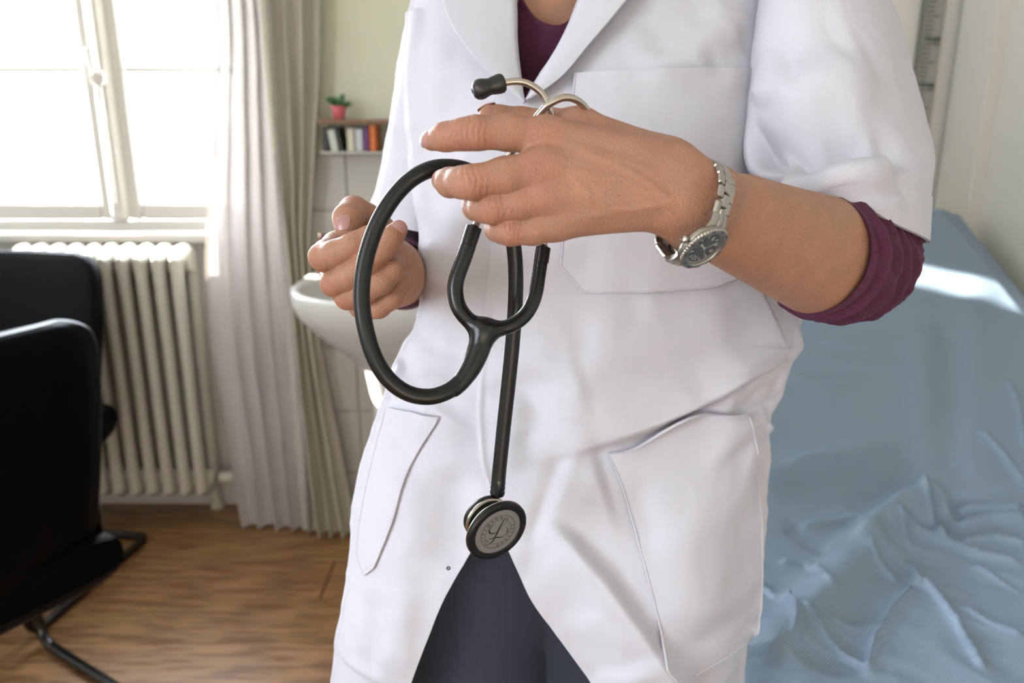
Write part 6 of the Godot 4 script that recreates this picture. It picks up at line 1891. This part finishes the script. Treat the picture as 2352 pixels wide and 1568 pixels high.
# ------------------------------------------------------------------ stethoscope
func build_stethoscope() -> void:
	var t := thing("stethoscope", "black stethoscope with steel ear tubes held in both hands", "stethoscope", Vector3.ZERO)
	# moulded Y where the two ear tubes meet the tubing
	var f := Flesh.new()
	f.soft = PackedFloat32Array([0.0004, 0.0004, 0.0004])
	f.to_base = 0.008
	f.between = 0.006
	var r := 0.0052
	var left := [Vector3(-0.0257, 1.1782, -0.5221), Vector3(-0.0308, 1.1631, -0.5178), Vector3(-0.0362, 1.1483, -0.5136), Vector3(-0.0371, 1.1395, -0.5112), Vector3(-0.0345, 1.1296, -0.5084), Vector3(-0.0268, 1.1208, -0.5059), Vector3(-0.0171, 1.1162, -0.5046)]
	for k in 36:
		f.bone(1, spline(left, k / 6.0), spline(left, (k + 1) / 6.0), r if k > 3 else 0.0049, r)
	var right := [Vector3(0.0204, 1.1644, -0.5296), Vector3(0.018, 1.1491, -0.5243), Vector3(0.0151, 1.135, -0.5182), Vector3(0.0089, 1.1243, -0.5131), Vector3(-0.0011, 1.1179, -0.5082), Vector3(-0.0117, 1.1162, -0.5057), Vector3(-0.0171, 1.1162, -0.5046)]
	for k in 36:
		f.bone(2, spline(right, k / 6.0), spline(right, (k + 1) / 6.0), lerpf(0.0046, 0.0051, k / 36.0), lerpf(0.0046, 0.0051, (k + 1) / 36.0))
	var stem := [Vector3(-0.0183, 1.1153, -0.5044), Vector3(-0.0216, 1.1046, -0.5003), Vector3(-0.0264, 1.0937, -0.4952), Vector3(-0.0328, 1.0851, -0.4907), Vector3(-0.0377, 1.0809, -0.488)]
	var girth := [0.0070, 0.0074, 0.0066, 0.0057, 0.00535]
	for k in 32:
		f.bone(0, spline(stem, k / 8.0), spline(stem, (k + 1) / 8.0), spline(girth, k / 8.0), spline(girth, (k + 1) / 8.0))
	var v := PackedVector3Array()
	var n := PackedVector3Array()
	var idx := PackedInt32Array()
	f.mesh(0.0011, v, n, idx, left + right + stem, 0.012)
	obj("yoke", mesh_of(v, n, PackedVector2Array(), idx), M.gloss_rubber, t)
	for e in [[Vector3(-0.0248, 1.181, -0.5228), Vector3(-0.028, 1.1714, -0.5201), 0.0053], [Vector3(0.021, 1.1663, -0.5301), Vector3(0.0195, 1.1569, -0.527), 0.0050]]:
		obj("yoke_end", tube([e[0], e[0].lerp(e[1], 0.5), e[1]], [e[2]], 24, 3), M.gloss_rubber, t)
	# tubing: the loop and the hanging end
	var tubing := obj("tubing", tube([Vector3(-0.0278, 1.0915, -0.4946), Vector3(-0.0322, 1.0862, -0.491), Vector3(-0.041, 1.0801, -0.4862), Vector3(-0.0533, 1.0776, -0.4823), Vector3(-0.0669, 1.081, -0.4802), Vector3(-0.0789, 1.091, -0.4799), Vector3(-0.0874, 1.1057, -0.4819), Vector3(-0.0923, 1.1234, -0.4848), Vector3(-0.0943, 1.1394, -0.4883), Vector3(-0.0933, 1.1554, -0.4917), Vector3(-0.0898, 1.1708, -0.495), Vector3(-0.0836, 1.1866, -0.4984), Vector3(-0.0748, 1.2008, -0.5014), Vector3(-0.064, 1.2121, -0.5046), Vector3(-0.0519, 1.2185, -0.5074), Vector3(-0.0399, 1.2199, -0.5109), Vector3(-0.0271, 1.2169, -0.5163), Vector3(-0.0144, 1.2079, -0.5262), Vector3(-0.0052, 1.1925, -0.5365), Vector3(0, 1.1725, -0.5443), Vector3(0.0024, 1.1512, -0.5456), Vector3(0.0024, 1.1266, -0.5449), Vector3(0.0003, 1.0948, -0.5453), Vector3(-0.0025, 1.0654, -0.5454), Vector3(-0.0057, 1.0352, -0.5452), Vector3(-0.0084, 1.0078, -0.5448), Vector3(-0.0101, 0.9911, -0.5443)], [0.0053], 28, 7), M.rubber, t)
	# ribbed end of the tubing
	obj("tubing_end", lathe([Vector2(0.0, 0.0), Vector2(0.0050, 0.0), Vector2(0.0055, 0.0010), Vector2(0.0057, 0.0030), Vector2(0.0052, 0.0045), Vector2(0.0057, 0.0062), Vector2(0.0052, 0.0080), Vector2(0.0056, 0.0098), Vector2(0.0053, 0.0118), Vector2(0.0053, 0.017)], Vector3(-0.0111, 0.9776, -0.5436), Vector3(-0.0094, 0.9972, -0.5449) - Vector3(-0.0111, 0.9776, -0.5436), 28), M.gloss_rubber, t)
	# ear tubes
	var one := obj("ear_tube", tube([Vector3(0.0204, 1.1594, -0.5292), Vector3(0.0216, 1.1684, -0.5318), Vector3(0.0225, 1.186, -0.5305), Vector3(0.0243, 1.2145, -0.5281), Vector3(0.026, 1.2366, -0.5218), Vector3(0.0247, 1.252, -0.5168), Vector3(0.0192, 1.2634, -0.5169), Vector3(0.011, 1.2696, -0.5176), Vector3(0.003, 1.2714, -0.5181), Vector3(-0.0065, 1.2704, -0.5178)], [0.0022], 18, 10), M.steel, t)
	var tip := [Vector2(0, -0.0006), Vector2(0.0048, -0.0006), Vector2(0.0058, 0.0006), Vector2(0.0060, 0.0030), Vector2(0.0055, 0.0065), Vector2(0.0050, 0.0088), Vector2(0.0055, 0.0110), Vector2(0.0062, 0.0135), Vector2(0.0063, 0.0155), Vector2(0.0057, 0.0178), Vector2(0.0042, 0.0194), Vector2(0.0020, 0.0202), Vector2(0.0012, 0.0196), Vector2(0.0, 0.0190)]
	obj("ear_tip", lathe(tip, Vector3(-0.0054, 1.2706, -0.5179), Vector3(-0.0241, 1.2654, -0.5133) - Vector3(-0.0054, 1.2706, -0.5179), 32), M.soft_tip, one)
	var two := obj("ear_tube", tube([Vector3(-0.0274, 1.1725, -0.5204), Vector3(-0.024, 1.1812, -0.5229), Vector3(-0.02, 1.1898, -0.5274), Vector3(-0.0103, 1.2086, -0.5316), Vector3(-0.0003, 1.2278, -0.5256), Vector3(0.0101, 1.2428, -0.5174), Vector3(0.018, 1.2533, -0.512), Vector3(0.024, 1.2586, -0.5104), Vector3(0.0321, 1.2617, -0.5112), Vector3(0.0403, 1.26, -0.5139), Vector3(0.0474, 1.2536, -0.5193), Vector3(0.053, 1.2418, -0.5275)], [0.0023], 18, 10), M.steel, t)
	obj("ear_tip", lathe(tip, Vector3(0.053, 1.2418, -0.5275), Vector3(0.0568, 1.225, -0.5383) - Vector3(0.053, 1.2418, -0.5275), 24), M.soft_tip, two)
	# chest piece: large diaphragm in front, small bell behind
	var c := Vector3(-0.0105, 0.9585, -0.5237)
	var ax := Vector3(0.5116, -0.1918, 0.8375)
	var up := Vector3(-0.0105, 0.98, -0.5297) - c
	var head := obj("chest_piece", lathe([Vector2(0, -0.0185), Vector2(0.0125, -0.0185), Vector2(0.0125, -0.0150), Vector2(0.0085, -0.0135), Vector2(0.0062, -0.0115), Vector2(0.0062, -0.0080), Vector2(0.0110, -0.0052), Vector2(0.0205, -0.0030), Vector2(0.0236, -0.0022), Vector2(0.0236, -0.0008), Vector2(0.0, -0.0008)], c, ax, 64), M.brushed_steel, t)
	obj("rim", lathe([Vector2(0.0215, -0.0030), Vector2(0.0238, -0.0034), Vector2(0.0247, -0.0022), Vector2(0.0247, -0.0002), Vector2(0.0240, 0.0010), Vector2(0.0222, 0.0013), Vector2(0.0215, 0.0010), Vector2(0.0206, 0.0011), Vector2(0.0192, 0.0009), Vector2(0.0188, 0.0004), Vector2(0.0188, -0.0008)], c, ax, 72), M.rubber, head)
	obj("retaining_ring", lathe([Vector2(0.0215, -0.0032), Vector2(0.0244, -0.0034), Vector2(0.0248, -0.0030), Vector2(0.0248, -0.0024), Vector2(0.0240, -0.0022)], c, ax, 72), M.steel, head)
	obj("bell_ring", lathe([Vector2(0.0140, -0.0147), Vector2(0.0166, -0.0150), Vector2(0.0176, -0.0163), Vector2(0.0177, -0.0170), Vector2(0.0170, -0.0172)], c, ax, 56), M.steel, head)
	var disc := obj("diaphragm", lathe([Vector2(0.0, 0.0005), Vector2(0.0168, 0.0005), Vector2(0.0172, 0.0003), Vector2(0.0177, 0.0005), Vector2(0.0189, 0.0005), Vector2(0.0189, -0.0006), Vector2(0, -0.0006)], c, ax, 72), M.diaphragm, head)
	obj("bell_rim", lathe([Vector2(0.0105, -0.0150), Vector2(0.0158, -0.0146), Vector2(0.0172, -0.0162), Vector2(0.0176, -0.0185), Vector2(0.0172, -0.0212), Vector2(0.0160, -0.0222), Vector2(0.0145, -0.0215), Vector2(0.0120, -0.0190), Vector2(0.0105, -0.0186)], c, ax, 56), M.rubber, head)
	obj("stem", tube([Vector3(-0.0114, 0.9785, -0.5438), Vector3(-0.0127, 0.9699, -0.5424), c - ax * 0.0098], [0.0029, 0.0029, 0.0034], 18, 6), M.steel, head)
	# print on the diaphragm: two rings, the words round them, a script L
	var flat := c + ax * 0.00056
	var a_dir := Vector3(0.8277, -0.1519, -0.5403)   # lies in the disc, looks level
	var b_dir := ax.cross(a_dir).normalized()
	if b_dir.y < 0.0:
		b_dir = -b_dir
	for ring in [[0.01425, 0.00036], [0.0106, 0.00022]]:
		obj("printed_ring", lathe([Vector2(ring[0] - ring[1] / 2, 0.0), Vector2(ring[0] + ring[1] / 2, 0.0), Vector2(ring[0] + ring[1] / 2, 0.00006), Vector2(ring[0] - ring[1] / 2, 0.00006), Vector2(ring[0] - ring[1] / 2, 0.0)], flat, ax, 90), M.print_black, disc)
	# in-disc directions that look level and upright to someone before the disc
	var ex := Vector3(0.8277, -0.1519, -0.5402) * sqrt(1.0 + 0.678 * 0.678)
	var ey := Vector3(0, 0.9748, 0.2231) * sqrt(1.0 + 0.545 * 0.545)
	var k0 := 0.0000487
	var words := [["LITTMANN", [[615, 1055], [605, 1000], [610, 935], [640, 865], [685, 800], [750, 745], [810, 715], [880, 705]], 1.0], ["QUALITY", [[815, 1155], [880, 1130], [940, 1085], [985, 1030], [1015, 970], [1035, 910], [1040, 850]], -1.0]]
	for w in words:
		for i in w[0].length():
			var off: Vector3 = ex * (w[1][i][0] - 825) * k0 - ey * (w[1][i][1] - 930) * k0
			var radial := off.normalized()
			var y_axis: Vector3 = radial * w[2]
			var x_axis := y_axis.cross(ax).normalized()
			obj("printed_letter", letter(w[0][i], 0.00215), M.print_black, disc, flat + radial * 0.01235, "").basis = Basis(x_axis, y_axis, ax)
	var path := []
	var thick := []
	for q in [[790, 790, 2], [735, 815, 4], [697, 880, 9], [712, 935, 9], [780, 942, 5], [850, 893, 3], [925, 810, 3], [965, 742, 4], [950, 712, 4], [915, 742, 6], [860, 845, 11], [800, 975, 12], [750, 1070, 10], [692, 1122, 5], [645, 1130, 4], [640, 1092, 3], [690, 1042, 4], [780, 1022, 8], [860, 1030, 8], [930, 1008, 4], [970, 945, 8], [965, 898, 4], [945, 880, 2]]:
		path.append(flat + ex * (q[0] - 825) * k0 - ey * (q[1] - 930) * k0)
		thick.append(q[2] * k0 * 1.25)
	obj("printed_initial", tube(path, thick, 8, 5, true, 0.08, ax), M.print_black, disc)


func letter(text: String, tall: float) -> TextMesh:
	var m := TextMesh.new()
	m.text = text
	m.font_size = 32
	m.pixel_size = tall / 23.0
	m.depth = 0.00006
	m.curve_step = 2.0
	return m


# ------------------------------------------------------------------ watch
func build_watch() -> void:
	var c := Vector3(0.1117, 1.1768, -0.4609)
	var out := Vector3(0.4242, -0.5868, 0.6897)
	var noon := Vector3(-0.5792, -0.7613, -0.2915)
	var three := noon.cross(out).normalized()     # to the right of twelve, seen from outside
	var t := thing("wristwatch", "steel wristwatch with dark blue dial on left wrist", "watch", Vector3.ZERO)
	# case and lugs
	obj("case", lathe([Vector2(0, -0.0068), Vector2(0.0118, -0.0068), Vector2(0.0138, -0.0058), Vector2(0.0148, -0.0040), Vector2(0.0150, -0.0018), Vector2(0.0146, -0.0008), Vector2(0.0, -0.0008)], c, out, 64), M.brushed_steel, t)
	var prof := []
	# turning bezel, with a coined edge
	var bez := PackedVector3Array()
	var nu := 240
	var section := [Vector2(0.0122, -0.0008), Vector2(0.0152, -0.0010), Vector2(0.0157, -0.0002), Vector2(0.0156, 0.0007), Vector2(0.0150, 0.0012), Vector2(0.0148, 0.00135), Vector2(0.0126, 0.0019), Vector2(0.0123, 0.0017), Vector2(0.0119, 0.0008)]
	for s in section:
		for i in nu:
			var a := TAU * i / nu
			var rr: float = s.x
			if s.x > 0.0149:
				rr += 0.0002 * clampf(sin(a * 48.0) * 3.0, -1.0, 1.0)
			bez.append(c + (noon * cos(a) + three * sin(a)) * rr + out * s.y)
	var bn := grid_normals(bez, nu, section.size(), true, false)
	var flip := bn[nu * 5].dot(out) < 0.0
	var bezel := obj("bezel", sheet(bez, nu, section.size(), true, flip), M.brushed_steel, t)
	for k in range(1, 12):
		var a := TAU * k / 12.0
		var dir := noon * cos(a) + three * sin(a)
		var side := dir.cross(out).normalized()
		obj("numeral", letter(str(k * 5), 0.0019), M.print_black, bezel, c + dir * 0.01365 + out * 0.00165).basis = Basis(side, dir, out)
	obj("marker", joined([[bevel_box(Vector3(0.0016, 0.0020, 0.0003), 0.0001), Transform3D(Basis(three, noon, out), c + noon * 0.0137 + out * 0.0017)]]), M.print_black, bezel)
	# dial
	var dial := obj("dial", lathe([Vector2(0, 0.0), Vector2(0.0121, 0.0), Vector2(0.0121, -0.0008), Vector2(0, -0.0008)], c, out, 56), M.dial, t)
	obj("chapter_ring", lathe([Vector2(0.0108, 0.00005), Vector2(0.0121, 0.0007), Vector2(0.0121, 0.0002), Vector2(0.0108, 0.0)], c, out, 64), M.brushed_steel, t)
	for k in 12:
		var a := TAU * k / 12.0
		var dir := noon * cos(a) + three * sin(a)
		var side := dir.cross(out).normalized()
		if k in [0, 6, 9]:
			obj("hour_numeral", letter(["12", "", "", "", "", "", "6", "", "", "9"][k], 0.0031), M.print_white, dial, c + dir * 0.0080 + out * 0.0001).basis = Basis(side, dir, out)
		elif k != 3:
			obj("hour_marker", joined([[bevel_box(Vector3(0.0008, 0.0022, 0.0002), 0.0001), Transform3D(Basis(side, dir, out), c + dir * 0.0088 + out * 0.0001)]]), M.print_white, dial)
	obj("date_window", joined([[bevel_box(Vector3(0.0022, 0.0018, 0.0002), 0.0001), Transform3D(Basis(three, noon, out), c + three * 0.0080 + out * 0.0001)]]), M.dial, dial)
	obj("date_frame", tube([c + three * 0.0068 + noon * 0.001 + out * 0.0002, c + three * 0.0092 + noon * 0.001 + out * 0.0002, c + three * 0.0092 - noon * 0.001 + out * 0.0002, c + three * 0.0068 - noon * 0.001 + out * 0.0002], [0.0001], 6, 1), M.print_white, dial)
	# hands
	for h in [[0.3, 0.0066, 0.0011], [0.63, 0.0100, 0.0007]]:
		var a: float = h[0] * TAU
		var dir := noon * cos(a) + three * sin(a)
		obj("hour_hand" if h[1] < 0.008 else "minute_hand", tube([c - dir * 0.0012 + out * 0.0004, c + dir * h[1] * 0.35 + out * 0.0004, c + dir * h[1] * 0.75 + out * 0.0004, c + dir * h[1] + out * 0.0004], [h[2] * 0.35, h[2] * 0.35, h[2] * 0.75, 0.0001], 8, 4, true, 0.2, out), M.print_white, t)
	var sdir := (noon * cos(5.4) + three * sin(5.4)).normalized()
	obj("second_hand", tube([c - sdir * 0.002 + out * 0.0006, c + sdir * 0.004 + out * 0.0006, c + sdir * 0.0095 + out * 0.0006], [0.00016, 0.00014, 0.0001], 6, 3), M.print_white, t)
	obj("crystal", lathe([Vector2(0.0, 0.0016), Vector2(0.0119, 0.0015), Vector2(0.0119, 0.0011), Vector2(0.0, 0.0012)], c, out, 56), M.crystal, t)
	obj("crown", lathe([Vector2(0, 0.0145), Vector2(0.0012, 0.0145), Vector2(0.0012, 0.0158), Vector2(0.0022, 0.0160), Vector2(0.0023, 0.0186), Vector2(0.0015, 0.0192), Vector2(0, 0.0193)], c - out * 0.0032, three, 20), M.steel, t)
	# end pieces towards the bracelet
	for s in [-1.0, 1.0]:
		var d: Vector3 = noon * s
		var lug := PackedVector3Array()
		for j in 9:
			var u := j / 8.0
			var half := lerpf(0.0105, 0.0078, u)
			var mid := c + d * lerpf(0.0115, 0.0205, u) - out * (0.0018 + 0.0052 * u * u)
			for i in 17:
				var w := i / 16.0 * 2.0 - 1.0
				lug.append(mid + three * half * w - out * 0.0016 * pow(absf(w), 4.0))
		var lf := grid_normals(lug, 17, 9, false, false)[17 * 4 + 8].dot(out) < 0.0
		var end := obj("end_piece", sheet(lug, 17, 9, false, lf, 0.0036), M.brushed_steel, t)
		for gx in [-0.0028, 0.0028]:
			obj("groove", tube([c + d * 0.0150 + three * gx - out * 0.0021, c + d * 0.0178 + three * gx - out * 0.0038, c + d * 0.0204 + three * gx - out * 0.0067], [0.00022], 6, 3), M.steel, end)
	# bracelet: three rows of links round the wrist
	var ring := [Vector3(0.1189, 1.1924, -0.4608), Vector3(0.1208, 1.1999, -0.4603), Vector3(0.1228, 1.2081, -0.4626), Vector3(0.1246, 1.2154, -0.4699), Vector3(0.1249, 1.2211, -0.4814), Vector3(0.1237, 1.2227, -0.4992), Vector3(0.1177, 1.2182, -0.5125), Vector3(0.1108, 1.2055, -0.5193), Vector3(0.103, 1.1908, -0.5142), Vector3(0.0963, 1.1778, -0.5012), Vector3(0.094, 1.1721, -0.4871), Vector3(0.0958, 1.168, -0.473)]
	var curve := Curve3D.new()
	curve.bake_interval = 0.0005
	for k in ring.size():
		var pre: Vector3 = ring[maxi(k - 1, 0)]
		var post: Vector3 = ring[mini(k + 1, ring.size() - 1)]
		curve.add_point(ring[k], -(post - pre) / 6.0, (post - pre) / 6.0)
	var mid := Vector3.ZERO
	for p in ring:
		mid += p
	mid /= ring.size()
	var length := curve.get_baked_length()
	var pitch := 0.0078
	var middle := bevel_box(Vector3(0.0059, pitch - 0.0005, 0.0026), 0.0005)
	var outer := bevel_box(Vector3(0.0046, pitch - 0.0005, 0.0024), 0.0006)
	var arm := Vector3(0.6962, -0.2758, -0.6628)
	var count := int(length / pitch)
	for k in count:
		for row in [-1, 0, 1]:
			var s := (k + 0.5 + (0.5 if row != 0 else 0.0)) * pitch
			if s > length:
				continue
			var q := curve.sample_baked(s, true)
			var along := (curve.sample_baked(minf(s + 0.002, length), true) - curve.sample_baked(maxf(s - 0.002, 0.0), true)).normalized()
			var x := (arm - along * arm.dot(along)).normalized()
			var z := x.cross(along)
			if z.dot(q - mid) < 0.0:
				z = -z
				x = along.cross(z)
			obj("link", middle if row == 0 else outer, M.brushed_steel, t, q + x * 0.0053 * row - z * (0.0004 * absf(row))).basis = Basis(x, along, z)
